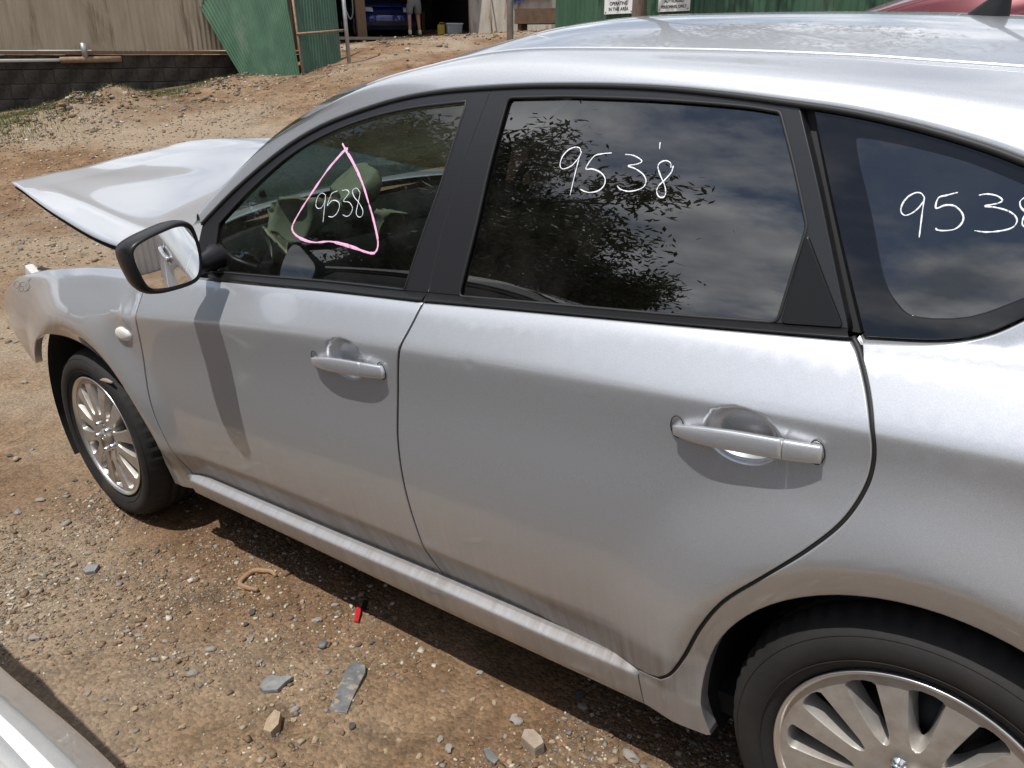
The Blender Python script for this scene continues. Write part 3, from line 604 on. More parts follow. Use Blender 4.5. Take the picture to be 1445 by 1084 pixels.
    for sx, sz, sr in ((-.010, .003, .004), (-.002, -.003, .0022), (.004, .002, .0022), (.009, -.002, .0022), (.003, .007, .0022), (-.003, -.007, .002)):
        st = []
        for q in range(8): rr = sr if q % 2 == 0 else sr*.35; st.append((sx+rr*np.cos(q*np.pi/4), -.0012, sz+rr*np.sin(q*np.pi/4)))
        bp.append((st, [tuple(range(8))]))
    obj('badge', *merge(bp), 'chrome', w)
    return w

def build_car(root, pm, damaged):
    for mir in (False, True):
        kw = dict(mirror=mir)
        # wing, doors, sill, rear quarter
        top = A2([(-.5176,.8161),(-.239,.8706),(.0419,.9084),(.2448,.9240),(.478,.934)])
        front = A2([(-.4291,.5047),(-.5624,.4669),(-.6711,.5101),(-.7955,.545),(-.8253,.6121),(-.8634,.6821),(-.6825,.7565),(-.5176,.8161)])
        fo = np.vstack([catmull(fgap, 6), A2([(.503,.290),(.503,.226),(.362,.214)]), farch, catmull(front, 4), catmull(top, 5)])
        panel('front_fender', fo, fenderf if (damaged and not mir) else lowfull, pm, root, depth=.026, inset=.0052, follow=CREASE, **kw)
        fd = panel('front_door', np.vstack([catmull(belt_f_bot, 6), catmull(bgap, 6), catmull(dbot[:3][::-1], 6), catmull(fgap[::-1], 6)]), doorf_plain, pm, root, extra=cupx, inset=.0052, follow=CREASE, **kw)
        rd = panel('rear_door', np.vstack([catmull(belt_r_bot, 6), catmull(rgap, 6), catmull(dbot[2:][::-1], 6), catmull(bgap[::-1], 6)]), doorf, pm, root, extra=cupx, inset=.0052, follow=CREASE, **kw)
        panel('sill_panel', np.vstack([catmull(dbot[:-1], 6)+A2([0, .003]), catmull(sillbot[::-1], 6)]), sill, pm, root, hz=.006, inset=.0005, follow=[(zsill, (.001, .002, .0035, .006))], **kw)
        tail = A2([(2.968,.217),(3.42,.24),(3.50,.60),(3.47,.95),(3.25,1.0)])
        qo = np.vstack([catmull(rgap, 6), A2([(2.121,.314),(2.121,.212),(2.262,.206)]), arch(2.62, .36, 195.5, -15), tail, RB[RB[:, 0] > 2.825][::-1], glass_bot[::-1]])
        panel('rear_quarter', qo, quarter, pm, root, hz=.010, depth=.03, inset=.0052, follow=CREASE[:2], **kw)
        # belt mouldings, black sashes, glass
        strip('belt_moulding', belt_f_bot[1:]+A2([(-.02, 0), (0, 0), (-.004, 0)]), belt_f_top[1:], lower, ghouse, 'trim_black', fd, mir)
        strip('belt_moulding', belt_r_bot+A2([(.004, 0)]+[(0, 0)]*5), belt_r_top, lower, ghouse, 'trim_black', rd, mir)
        ft = between(RB, .72, 1.672); bs = catmull(bsplit, 5); rt = between(RB, 1.68, 2.305)
        fg = np.vstack([catmull(fglass[:7], 6), catmull(fglass[7:11], 4), catmull(fglass[10:], 4)]); fg = dedupe(fg)
        rg = dedupe(np.vstack([catmull(rglass[:4], 5), catmull(rglass[3:7], 5), rglass[7:8], catmull(rglass[7:10], 5), catmull(rglass[9:], 5)])); rg = rounded(resample(rg, .03), .02)
        panel('window_frame', np.vstack([ft, bs, catmull(belt_f_top[::-1], 5), A2([(.70,.97)])]), ghouse, 'sash_black', fd, holes=[fg], off=-.003, inset=.002, hz=.03, **kw)
        panel('window_frame', np.vstack([bs[::-1], rt, catmull(rframe_rear, 5), catmull(belt_r_top[::-1], 5)]), ghouse, 'sash_black', rd, holes=[rg], off=-.003, inset=.002, hz=.03, **kw)
        # triangular blanking plate at the back of the rear door glass
        panel('sash_corner', rounded(A2([(2.350,1.047),(2.364,1.172),(2.438,1.053)]), .006), ghouse, 'trim_black', rd, off=-.007, inset=0, hz=.03, depth=.006, **kw)
        panel('window_glass', fg, ghouse, 'clear_glass', fd, off=.004, inset=-.008, hz=.04, edge=False, **kw)
        panel('window_glass', rg, ghouse, 'privacy_glass', rd, off=.004, inset=-.008, hz=.04, edge=False, **kw)
        for gq, dd in ((fg, fd), (rg, rd)):
            tube('window_seal', on(ghouse, resample(gq, .02), -.002, mir), .0032, 'rubber', dd, 6, True)
        tube('rail_seal', on(ghouse, between(RB, .72, 2.82)[::2], -.004, mir), .0055, 'rubber', root, 6)
        # fixed rear side window: black border printed round a tinted pane
        qg = np.vstack([A2([(2.398,1.205),(2.333,1.348)]), between(RB, 2.345, 2.82)+A2([0, -.006]), glass_bot[::-1]+A2([0, .003])])
        qf = rounded(catmull(A2([(2.409,1.2936),(2.418,1.3045),(2.4871,1.2930),(2.56,1.2755),(2.6295,1.2502),(2.70,1.222),(2.755,1.196),(2.735,1.170),(2.6951,1.1406),(2.655,1.1150),(2.5986,1.0853),(2.5347,1.0773),(2.5066,1.0914),(2.4828,1.1239),(2.448,1.2081)]), 3, True), .004)
        gq = panel('quarter_window', qg, ghouse, 'frit', root, holes=[qf], off=0., inset=.001, hz=.03, depth=.006, **kw)
        panel('window_glass', qf, ghouse, 'privacy_glass', gq, off=.0004, inset=-.0012, hz=.04, edge=False, **kw)
        # body structure behind the gaps
        panel('inner_body', A2([(.44,.24),(2.16,.24),(2.22,.47),(2.40,.69),(2.52,.85),(2.49,1.03),(1.6,.985),(.46,.925)]), lower, 'cabin_dark', root, off=.034, hz=.03, edge=False, inset=0, **kw)
        for q in ([(1.58,1.0),(1.74,1.0),(1.745,1.39),(1.63,1.39)], [(2.33,1.04),(2.50,1.04),(2.43,1.34),(2.29,1.35)]):
            panel('door_pillar', A2(q), ghouse, 'cabin_dark', root, off=.020, hz=.05, edge=False, inset=0, **kw)
        # roof rail / windscreen pillar
        rows = []
        for x, z in RB[::2]:
            y0 = float(ghouse(x, z))-.003; sh = .075*(1-sst(1.0, 1.65, x)); q = p1(np.array(max(.56, x-sh)))
            B0, B3 = np.array([x, y0, z]), q; LL = np.linalg.norm(B3-B0)
            ka = .40+.40*(1-sst(1.2, 1.7, x)); kb = .42-.2*(1-sst(1.2, 1.7, x)); B1 = B0+np.array([-.2*sh, ka*LL*.20 if x < 1.5 else ka*LL*.42, ka*LL*.95]); B2 = B3-np.array([0, kb*LL*.93, kb*LL*.36])
            r = [B0+np.array([0, .012, -.002])]
            for t_ in np.linspace(0, 1, 15): r.append((1-t_)**3*B0+3*t_*(1-t_)**2*B1+3*t_*t_*(1-t_)*B2+t_**3*B3)
            r.append(B3+np.array([0, .003, -.012])); rows.append(r)
        G = np.array(rows)
        if mir: G[..., 1] = CARW-G[..., 1]
        grid('roof_rail', G, pm, root, flip=mir)
        mo = p1(np.linspace(1.30, 3.22, 70)); mo[:, 1] += .007; mo[:, 2] += .0005
        if mir: mo[:, 1] = CARW-mo[:, 1]
        tube('roof_moulding', mo, .0050, pm, root, 6)
        for gp in (bgap, rgap, fgap):
            tube('door_seal', on(lower, catmull(gp, 5), .007, mir), .0046, 'rubber', root, 6)
        # wheel wells
        for xw in (0., 2.62):
            prof = [(.372, .055), (.378, .30), (.36, .36), (.001, .37)] if xw else [(.445, .06), (.43, .30), (.36, .36), (.001, .37)]
            V, F = lathe(prof, 40, c=(xw, CARW if mir else 0, .31), a0=math.radians(-15), a1=math.radians(200 if xw else 205))
            if mir: V = [(a, 2*CARW-b, c) for a, b, c in V]
            obj('wheel_arch_liner', V, F, 'liner_black', root)
            wheel(root, xw, mir, steer=-1.6 if xw == 0 else 0)
        handle(fd, HANDLES[0][0], HANDLES[0][1], mir, pm); handle(rd, HANDLES[1][0], HANDLES[1][1], mir, pm)
        # side repeater lamp on the wing
        cx, cz = .376, .752; R_ = []
        for k_, (s, o) in enumerate(((1.06, .001), (1., -.006), (.8, -.010), (.4, -.0115), (.05, -.012))):
            an = np.linspace(0, 2*np.pi, 24, endpoint=False); P = np.stack([cx+.040*s*np.cos(an), cz+.021*s*np.sin(an)], 1); R_.append(on(lowfull, P, o, mir))
        grid('side_repeater', np.array(R_), 'lamp_clear', root, flip=not mir, closed_v=True)
        # door mirror
        if damaged: wing_mirror(root, mir)
    # roof, windscreen, tail
    xs = np.linspace(1.24, 3.22, 60); T = np.linspace(-1, 1, 41); G = []
    for x in xs:
        a = p1(np.array(x)); y1 = a[1]+.013; cr = .050*sst(1.0, 1.6, x)+.008
        G.append([(x-.05*(1-t*t)*(1-sst(1.24, 1.7, x))+.08*(1-t*t)*sst(2.9, 3.22, x), .87+t*(.87-y1), a[2]-.001+cr*(1-abs(t)**2.3)) for t in T])
    rf = grid('roof', np.array(G), pm, root, flip=True)
    G2 = np.array(G)*1.; G2[..., 2] -= .045; grid('headliner', G2, 'headliner', root)
    G = []
    for s in np.linspace(0, 1, 24):
        x = .60+(1.25-.60)*s; a = p1(np.array(x)); y1 = a[1]+.004
        G.append([(x-(.24*(1-s)+.05*s)*(1-t*t), .87+t*(.87-y1), a[2]+.012+(.03-.09*(1-s)*.5)*(1-t*t)) for t in T])
    grid('windscreen', np.array(G), 'clear_glass', root, flip=True)
    # antenna
    b = (2.45, .80, 1.4555)
    ap = []
    sec = []
    for z_, l_, w_, dx in ((-.012, .058, .024, 0), (.004, .050, .020, .004), (.020, .036, .013, .012), (.036, .020, .009, .020), (.044, .012, .007, .022)):
        sec.append([(b[0]+dx+l_*np.cos(an)*(1. if np.cos(an) < 0 else .55), b[1]+w_*np.sin(an), b[2]+z_) for an in np.linspace(0, 2*np.pi, 16, endpoint=False)])
    grid('antenna_base', np.array(sec), 'trim_black', root, closed_v=True)
    tube('antenna_rod', [(b[0]+.012, b[1], b[2]+.03), (b[0]+.20, b[1], b[2]+.20)], [.0075, .004], 'trim_black', root, 8)
    # tail: hatch, glass, lamps, bumper
    T2 = np.linspace(-1, 1, 25); G = []
    for x, z, hw in ((3.22, 1.33, .52), (3.30, 1.30, .54), (3.40, 1.10, .60), (3.46, 1.0, .66)): G.append([(x+.05*(1-t*t), .87+t*hw, z) for t in T2])
    grid('rear_glass', np.array(G), 'privacy_glass', root, flip=True)
    G = []
    for x, z, hw in ((3.46, 1.0, .70), (3.48, .95, .73), (3.50, .75, .73), (3.48, .62, .71)): G.append([(x+.07*(1-t*t), .87+t*hw, z) for t in T2])
    grid('tailgate', np.array(G), pm, root, flip=True)
    G = []
    for x, z, hw in ((3.47, .62, .76), (3.53, .60, .77), (3.55, .45, .77), (3.50, .28, .74), (3.40, .22, .70)): G.append([(x+.08*(1-t*t)-.10*abs(t)**8, .87+t*hw, z) for t in T2])
    grid('rear_bumper', np.array(G), pm, root, flip=True)
    # cabin
    box('floor_pan', (1.75, .87, .235), (3.2, 1.50, .05), 'cabin_dark', root)
    V, F = merge([boxg((.72, .87, .80), (.36, 1.38, .30), None, .06), boxg((.52, .87, .93), (.5, 1.36, .10), None, .03), boxg((1.0, .87, .5), (.8, .22, .34), None, .05)]); obj('dashboard', V, F, 'cabin_dark', root)
    for sy in (.50, 1.24):
        V, F = merge([boxg((1.42, sy, .52), (.52, .48, .17), None, .06), boxg((1.72, sy, .83), (.14, .47, .62), Matrix.Rotation(math.radians(14), 3, 'Y'), .055), boxg((1.83, sy, 1.22), (.10, .26, .18), Matrix.Rotation(math.radians(10), 3, 'Y'), .045)]); obj('front_seat', V, F, 'seat_cloth', root)
    V, F = merge([boxg((2.35, .87, .55), (.5, 1.3, .16), None, .06), boxg((2.66, .87, .86), (.13, 1.3, .60), Matrix.Rotation(math.radians(18), 3, 'Y'), .055)]+[boxg((2.78, sy, 1.2), (.09, .25, .16), None, .04) for sy in (.5, 1.24)]); obj('rear_seat', V, F, 'seat_cloth', root)
    sw = [tube_geo([Vector((1.10, 1.24, .93))+Matrix.Rotation(math.radians(-25), 3, 'Y') @ Vector((0, .185*math.cos(a), .185*math.sin(a))) for a in np.linspace(0, 2*np.pi, 40, endpoint=False)], .015, 8, True), boxg((1.085, 1.24, .925), (.04, .30, .06), Matrix.Rotation(math.radians(-25), 3, 'Y'), .015)]
    obj('steering_wheel', *merge(sw), 'trim_black', root)
    if damaged: damaged_nose(root, pm)
    else: whole_nose(root, pm)

def wing_mirror(root, mir):
    # housing: squarish shell facing the tail, the pane sunk in it
    out2 = catmull(A2([(-.195,1.080),(-.182,1.108),(-.14,1.126),(-.07,1.142),(-.015,1.150),(.018,1.138),(.030,1.10),(.032,1.04),(.018,.985),(-.01,.962),(-.07,.955),(-.135,.957),(-.168,.972),(-.186,1.02)]), 4, True)
    out2 = np.array([-.082, 1.052])+(out2-out2.mean(0))*np.array([.76, .81]); c = out2.mean(0); rows = []
    for s, dx in ((.86, .004), (.90, .012), (.955, .0145), (1., .008), (1.03, -.012), (1.02, -.034), (.95, -.065), (.78, -.09), (.5, -.105), (.06, -.11)):
        q = c+(out2-c)*s; rows.append([(.895+dx+.10*(y-c[0]), y, z) for y, z in q])
    G = np.array(rows)
    if mir: G[..., 1] = CARW-G[..., 1]
    h = grid('wing_mirror', G, 'trim_black', root, flip=not mir, closed_v=True)
    q = c+(out2-c)*.865; tilt = .218; V = [(.900+tilt*(y-c[0])-.03*(z-c[1]), CARW-y if mir else y, z) for y, z in q]
    k = len(V); V.append((.900, CARW-c[0] if mir else c[0], c[1])); F = [(i, (i+1) % k, k) for i in range(k)]
    obj('mirror_pane', V, [f[::-1] if not mir else f for f in F], 'mirror_glass', h, smooth=False)
    # foot on the door corner
    rows = []
    for s, (x, y, z, a, b_) in zip(range(5), ((.79, .120, 1.005, .055, .035), (.805, .085, 1.0, .042, .026), (.83, .045, 1.0, .036, .022), (.855, .005, 1.005, .032, .022), (.865, -.03, 1.01, .03, .024))):
        rows.append([(x+a*np.cos(t), CARW-y if mir else y, z+b_*np.sin(t)) for t in np.linspace(0, 2*np.pi, 18, endpoint=False)])
    grid('mirror_foot', np.array(rows), 'trim_black', h, flip=mir, closed_v=True)

def coons(N_, F_, Rr, Ff, nu, nv):
    """patch between near/far edges (rear to front) and rear/front edges (near to far)"""
    ev = lambda C, t: np.array([np.interp(t, np.linspace(0, 1, len(C)), C[:, i]) for i in range(3)])
    N_, F_, Rr, Ff = [catmull(A2(q), 8) for q in (N_, F_, Rr, Ff)]; G = np.zeros((nu, nv, 3))
    for i, s in enumerate(np.linspace(0, 1, nu)):
        for j, t in enumerate(np.linspace(0, 1, nv)):
            G[i, j] = (1-t)*ev(N_, s)+t*ev(F_, s)+(1-s)*ev(Rr, t)+s*ev(Ff, t)-((1-s)*(1-t)*N_[0]+s*(1-t)*N_[-1]+(1-s)*t*F_[0]+s*t*F_[-1])
    return G
def damaged_nose(root, pm):
    # bonnet kicked up at the front and buckled
    N_ = [(.60,.155,1.0),(.156,.16,.982),(-.37,.215,1.040),(-.90,.300,1.108)]
    F_ = [(.60,1.585,1.0),(.156,1.58,1.01),(-.30,1.53,1.085),(-.70,1.43,1.148)]
    Rr = [(.60,.155,1.0),(.42,.45,1.02),(.36,.87,1.03),(.42,1.29,1.02),(.60,1.585,1.0)]
    Ff = [(-.90,.300,1.108),(-1.0,.55,1.110),(-1.02,.85,1.130),(-.87,1.15,1.168),(-.70,1.43,1.148)]
    G = coons(N_, F_, Rr, Ff, 60, 70)
    for i, s in enumerate(np.linspace(0, 1, 60)):
        for j, t in enumerate(np.linspace(0, 1, 70)):
            e = math.sin(math.pi*t); k = .020*e**.7*math.sin(math.pi*min(1, s*1.15))**.8
            fold = -.018*max(0, 1-t/.10)**1.6+.012*math.exp(-((t-.10)/.03)**2)*s
            dent = -.010*math.exp(-((s-.45-.5*(t-.5))/.05)**2)*e*.6+.004*math.sin(9*s+7*t)*e*s*.5+.003*math.sin(23*s*t+3)*s*e
            G[i, j, 2] += k+fold*math.sin(math.pi*min(1, .1+s))+dent
    bo = grid('bonnet', G, pm, root, flip=True)
    bo.modifiers.new('thick', 'SOLIDIFY').thickness = -.004
    B = G*1.; B[..., 2] -= .018; B[:, 0, 1] += .006; B[:, -1, 1] -= .006; B[-1, :, 0] += .012
    grid('bonnet_lining', B, 'liner_black', bo)
    tube('washer_jet', [(.20, .70, 1.035), (.20, .70, 1.056)], [.014, .009], 'trim_black', bo, 8)
    # what is left in front: engine, slam panel, bits of lamp
    V, F = merge([boxg((-.25, .87, .62), (.55, .60, .34), None, .03), boxg((-.2, .87, .80), (.40, .50, .06), None, .02), boxg((.05, .45, .72), (.22, .2, .2), None, .02), boxg((.0, 1.30, .70), (.3, .22, .22), None, .02)]); obj('engine', V, F, 'dark_metal', root, smooth=False)
    box('firewall', (.52, .87, .62), (.04, 1.45, .62), 'cabin_dark', root)
    V, F = merge([boxg((-.66, .87, .70), (.05, 1.25, .05), None, .008), boxg((-.64, .87, .45), (.04, .75, .40), None, .01), boxg((-.70, .87, .40), (.06, 1.1, .10), Matrix.Rotation(.12, 3, 'Z'), .01)]); obj('radiator_support', V, F, 'dark_metal', root, smooth=False)
    V, F = merge([boxg((-.66, .205, .765), (.12, .035, .055), Matrix.Rotation(.5, 3, 'Y'), .008), boxg((-.72, .22, .74), (.05, .03, .05), None, .006)]); obj('broken_lamp', V, F, 'lamp_clear', root, smooth=False)
    box('torn_bracket', (-.80, .20, .60), (.04, .05, .03), 'trim_black', root, Matrix.Rotation(.3, 3, 'Y'), .004); box('torn_bracket', (-.60, .22, .80), (.10, .02, .012), 'trim_black', root, None, .003)
    # loose arch liner trailing in front of the tyre
    V, F = lathe([(.372, .075), (.368, .10), (.370, .20), (.375, .26)], 26, c=(0, 0, .31), a0=math.radians(150), a1=math.radians(213)); 
    V = [(x+.02*math.sin(z*40)*.3, y+.010*math.sin(z*31), z) for x, y, z in V]
    lo_ = obj('loose_liner', V, F, 'liner_black', root); lo_.modifiers.new('thick', 'SOLIDIFY').thickness = .006
    V, F = lathe([(.012, .004), (.012, -.003), (.004, -.006)], 10, c=(-.318, .073, .125), flip=True); obj('liner_clip', V, F, 'chrome', root)
    # burst airbags hanging in the cabin
    for c_, s_, sd in (((.76, .42, 1.06), (.11, .17, .10), 3), ((.70, .72, 1.08), (.09, .16, .08), 5), ((.84, .27, 1.0), (.05, .05, .07), 12), ((.93, .62, 1.00), (.08, .10, .08), 21)):
        # limp cloth: a bag cut by many flat creases
        bm = bmesh.new(); bmesh.ops.create_icosphere(bm, subdivisions=4, radius=1.); ra = np.random.default_rng(sd); pl = ra.normal(size=(26, 3)); pl /= np.linalg.norm(pl, axis=1)[:, None]; dd_ = ra.uniform(.45, .95, 26)
        for v in bm.verts:
            q = np.array(v.co)
            for a_, e_ in zip(pl, dd_):
                h_ = q@a_-e_
                if h_ > 0: q = q-a_*h_*1.45
            v.co = Vector((c_[0]+q[0]*s_[0], c_[1]+q[1]*s_[1], c_[2]+q[2]*s_[2]))
        me = bpy.data.meshes.new('airbag'); bm.to_mesh(me); bm.free(); me.materials.append(MATS['airbag']); me.polygons.foreach_set('use_smooth', [True]*len(me.polygons))
        link(bpy.data.objects.new('airbag', me), root)
def whole_nose(root, pm):
    xn = np.array([.47, .2448, .0419, -.239, -.50]); zn = np.array([.934, .924, .9084, .8706, .82]); yn = lowfull(xn, zn)+.010
    N_ = [(.62, .150, .965)]+[(float(a), float(b), float(c)+.004) for a, b, c in zip(xn, yn, zn)]+[(-.62, .24, .795)]
    F_ = [(x, CARW-y, z) for x, y, z in N_]
    Rr = [(.62,.15,.965),(.42,.45,1.0),(.36,.87,1.01),(.42,1.29,1.0),(.62,1.59,.965)]
    Ff = [(-.62,.24,.795),(-.80,.5,.79),(-.84,.87,.79),(-.80,1.24,.79),(-.62,1.5,.795)]
    G = coons(N_, F_, Rr, Ff, 40, 50)
    for i, s in enumerate(np.linspace(0, 1, 40)):
        for j, t in enumerate(np.linspace(0, 1, 50)):
            G[i, j, 2] += .030*math.sin(math.pi*t)**.5*math.sin(math.pi*min(1, .1+s*.9))**.6-.03*max(0, 1-min(t, 1-t)/.04)*.3+.010*math.exp(-((abs(t-.5)-.30)/.03)**2)*(1-s)
    bo = grid('bonnet', G, pm, root, flip=True); bo.modifiers.new('thick', 'SOLIDIFY').thickness = -.004
    T2 = np.linspace(-1, 1, 49); G = []
    for x, z, hw in ((-.70, .775, .60), (-.78, .74, .66), (-.86, .66, .70), (-.90, .52, .74), (-.90, .36, .76), (-.85, .24, .74), (-.70, .20, .70)):
        G.append([(x+.45*abs(t)**4, .87+t*(hw+.09*abs(t)**4), z) for t in T2])
    grid('front_bumper', np.array(G), pm, root)
    for s in (-1, 1):
        G = []
        for x, z in ((-.62, .805), (-.72, .76), (-.80, .70), (-.84, .655)):
            G.append([(x+.42*(u**2), .87+s*(.42+.36*u), z+.03*u) for u in np.linspace(0, 1, 12)])
        G = np.array(G); G[..., 0] -= .022; grid('headlamp', G, 'lamp_clear', root, flip=s > 0)
    G = [[(-.885, .87+t*.40, z) for t in np.linspace(-1, 1, 12)] for z in (.66, .58)]
    V, F = merge([boxg((-.905, .87, z), (.02, .80, .014), None, .003) for z in (.60, .63, .66)]+[boxg((-.915, .87, .36), (.02, 1.0, .12), None, .01)]); obj('grille', V, F, 'trim_black', root, smooth=False)

car = thing('hatchback_car', 'silver five-door hatchback with buckled bonnet and 9538 written on its side windows', 'car')
build_car(car, 'silver_paint', True)
# paint-pen numbers on the glass
def strokes(name, key, r, m, f, parent, off):
    parts = []
    for s in STROKES[key]:
        P = catmull(A2(s), 7) if len(s) > 2 else np.linspace(A2(s)[0], A2(s)[1], 8); T_ = np.gradient(P, axis=0); T_ /= np.linalg.norm(T_, axis=1)[:, None]+1e-9; N2 = np.stack([-T_[:, 1], T_[:, 0]], 1)
        k = len(P); q = np.arange(k)*.21; wv = r*(1+.38*vnoise(q, q*0+len(parts)*3.7, 5)+.25*vnoise(q*3.1, q*0+7., 9)); wv[0] *= .6; wv[-1] *= .5
        rows = [on(f, P+N2*wv[:, None]*a, off+o) for a, o in ((-1, .0002), (-.5, -.0002), (.5, -.0002), (1, .0002))]
        V = np.array(rows).reshape(-1, 3); parts.append((list(V), [(j*k+i, j*k+i+1, (j+1)*k+i+1, (j+1)*k+i) for j in range(3) for i in range(k-1)]))
    return obj(name, *merge(parts), m, parent)
kid = {}
for o in car.children:
    if o.name.startswith(('front_door', 'rear_door', 'quarter_window', 'front_fender')): kid.setdefault(o.name.split('.')[0], o)
strokes('painted_number', 'num_f', .00075, 'chalk', ghouse, kid['front_door'], .0030)['label'] = 'white handwritten number 9538'
strokes('painted_triangle', 'pink', .0027, 'pink_paint', ghouse, kid['front_door'], .0025)['label'] = 'pink hand-drawn triangle round the number'
strokes('painted_number', 'num_r', .00095, 'chalk', ghouse, kid['rear_door'], .0030)['label'] = 'white handwritten number 9538'
strokes('painted_number', 'num_q', .00095, 'chalk', ghouse, kid['quarter_window'], -.0006)['label'] = 'white handwritten number 9538'
strokes('painted_number', 'num_fender', .0010, 'ink', fenderf, kid['front_fender'], -.0004)['label'] = 'smudged dark handwritten number'

# ------------------------------------------------------------------ the yard
CTRL = [(x, y, 0.) for x in (-2.2, -.8, .8, 2.4, 4.2) for y in (-2.6, -.9, .8, 2.2)]
CTRL += [(-10.87,4.2,1.15),(-10.0,7.84,1.38),(-11.8,1.0,.98),(-8.55,7.9,1.33),(-8.5,8.87,1.47),(-14.6,14.8,1.98),(-13.9,16.1,1.96),(-11.1,18.39,1.86),(-9.2,15.8,1.80),(-3.8,8.3,.95),(.0,7.0,.62),(6,4.5,.35),(2.2,5.2,.66),(.8,5.4,.68),(4,5.0,.62),(1.2,4.2,.60),(3.2,4.2,.60),
         (-6.0,3.0,.42),(-6,0,.30),(-6,-5,.25),(0,-7,-.05),(6,-7,-.1),(9,0,-.1),(-12,-8,.7),(0,-16,.2),(10,-14,.0),(-20,22,2.4),(-5,16,1.7),(6,12,1.0),(14,6,.3)]
CT = np.array(CTRL)
def _tps(): 
    n = len(CT); d = np.hypot(CT[:, None, 0]-CT[None, :, 0], CT[:, None, 1]-CT[None, :, 1])
    K = d**2*np.log(d+1e-9)+np.eye(n)*.4; Pm = np.hstack([np.ones((n, 1)), CT[:, :2]])
    M_ = np.block([[K, Pm], [Pm.T, np.zeros((3, 3))]]); return np.linalg.solve(M_, np.concatenate([CT[:, 2], np.zeros(3)]))
TPSW = _tps()
def ground_base(x, y):
    x = np.asarray(x, float); y = np.asarray(y, float); sh = x.shape; x = x.ravel(); y = y.ravel(); out = np.zeros(len(x))
    r = np.hypot(x, y-3); cl = np.minimum(1., 26/np.maximum(r, 1e-6)); xx, yy = x*cl, 3+(y-3)*cl
    for i in range(0, len(x), 20000):
        a, b = xx[i:i+20000], yy[i:i+20000]; d = np.hypot(a[:, None]-CT[None, :, 0], b[:, None]-CT[None, :, 1])
        out[i:i+20000] = (d**2*np.log(d+1e-9)) @ TPSW[:-3]+TPSW[-3]+TPSW[-2]*a+TPSW[-1]*b
    flat = sst(2.6, 1.2, np.maximum(np.abs(x-1.2)/1.5, np.abs(y-.3)/1.2))
    return (out*(1-flat)).reshape(sh)
def ground_z(x, y):
    z = ground_base(x, y); x = np.asarray(x, float); y = np.asarray(y, float)
    r = np.hypot(x-1, y); far = sst(4., 9., r)
    z = z+.010*fbm(x, y, 1.3, 3, 3)*(1-.0*far)+.005*fbm(x, y, 5., 3, 8)+.0035*fbm(x, y, 17., 2, 9)*(1-far)+.05*far*fbm(x, y, .5, 4, 21)
    # tyre ruts in the drive up to the workshop
    z = z+.07*far*fbm(x*1.2-y*.9, y*.25, 1.1, 3, 33)*sst(6, 10, y)
    # spoil heap at the foot of the block wall
    hx, hy_ = x+9.35, y-4.75; hr = np.hypot(hx/.75, hy_/.95); z = z+.30*np.exp(-hr**2*1.6)*(1+.5*fbm(x, y, 3.1, 3, 5))
    hr2 = np.hypot((x+9.1)/.5, (y-6.6)/1.4); z = z+.10*np.exp(-hr2**2)*(1+.6*fbm(x, y, 3.3, 3, 15))
    # dirt banked round the tyres
    for xw in (0., 2.62): z = z+.012*np.exp(-(((x-xw)/.28)**2+((y-.12)/.2)**2))-.006*np.exp(-(((x-xw)/.10)**2+((y-.12)/.12)**2))
    return z
def axis(lo, hi, fa, fb, step, grow=1.09):
    core = list(np.arange(fa, fb, step)); s = step; a = [core[0]]
    while a[-1] > lo: s *= grow; a.append(a[-1]-s)
    s = step; b = [core[-1]]
    while b[-1] < hi: s *= grow; b.append(b[-1]+s)
    return np.array(a[:0:-1]+core+b[1:])
gx = axis(-130, 130, -2.6, 3.4, .022, 1.045); gy = axis(-130, 130, -1.2, .75, .022, 1.045)
GX, GY = np.meshgrid(gx, gy, indexing='ij'); GZ = ground_z(GX, GY)
dirt = mat('dirt', (.2, .12, .07), .95); t, nn, l, b = nodes(dirt); b.inputs['Specular IOR Level'].default_value = .15
nA = noise(t, 1.1, 7, .62); nB = noise(t, 7., 8, .68); nC = noise(t, 55., 6, .7); nD = noise(t, .35, 4, .6)
cA = ramp(t, nA.outputs['Fac'], [(.30, (.175, .102, .056)), (.50, (.245, .155, .090)), (.70, (.33, .235, .150))])
cB = ramp(t, nB.outputs['Fac'], [(.36, (.40, .36, .33)), (.62, (1.08, 1.06, 1.04))])
colr = mixc(t, .62, cA.outputs[0], cB.outputs[0], 'MULTIPLY')
cD = ramp(t, nD.outputs['Fac'], [(.46, (0, 0, 0)), (.60, (1, 1, 1))]); colr = mixc(t, cD.outputs[0], colr, mixc(t, .62, colr, (.36, .30, .225)))
vor = add(t, 'ShaderNodeTexVoronoi'); vor.inputs['Scale'].default_value = 95; tcn = add(t, 'ShaderNodeTexCoord'); l.new(tcn.outputs['Object'], vor.inputs['Vector'])
vr = ramp(t, vor.outputs['Color'], [(.2, (.55, .55, .55)), (.9, (1.35, 1.32, 1.28))]); colr = mixc(t, .55, colr, vr.outputs[0], 'MULTIPLY')
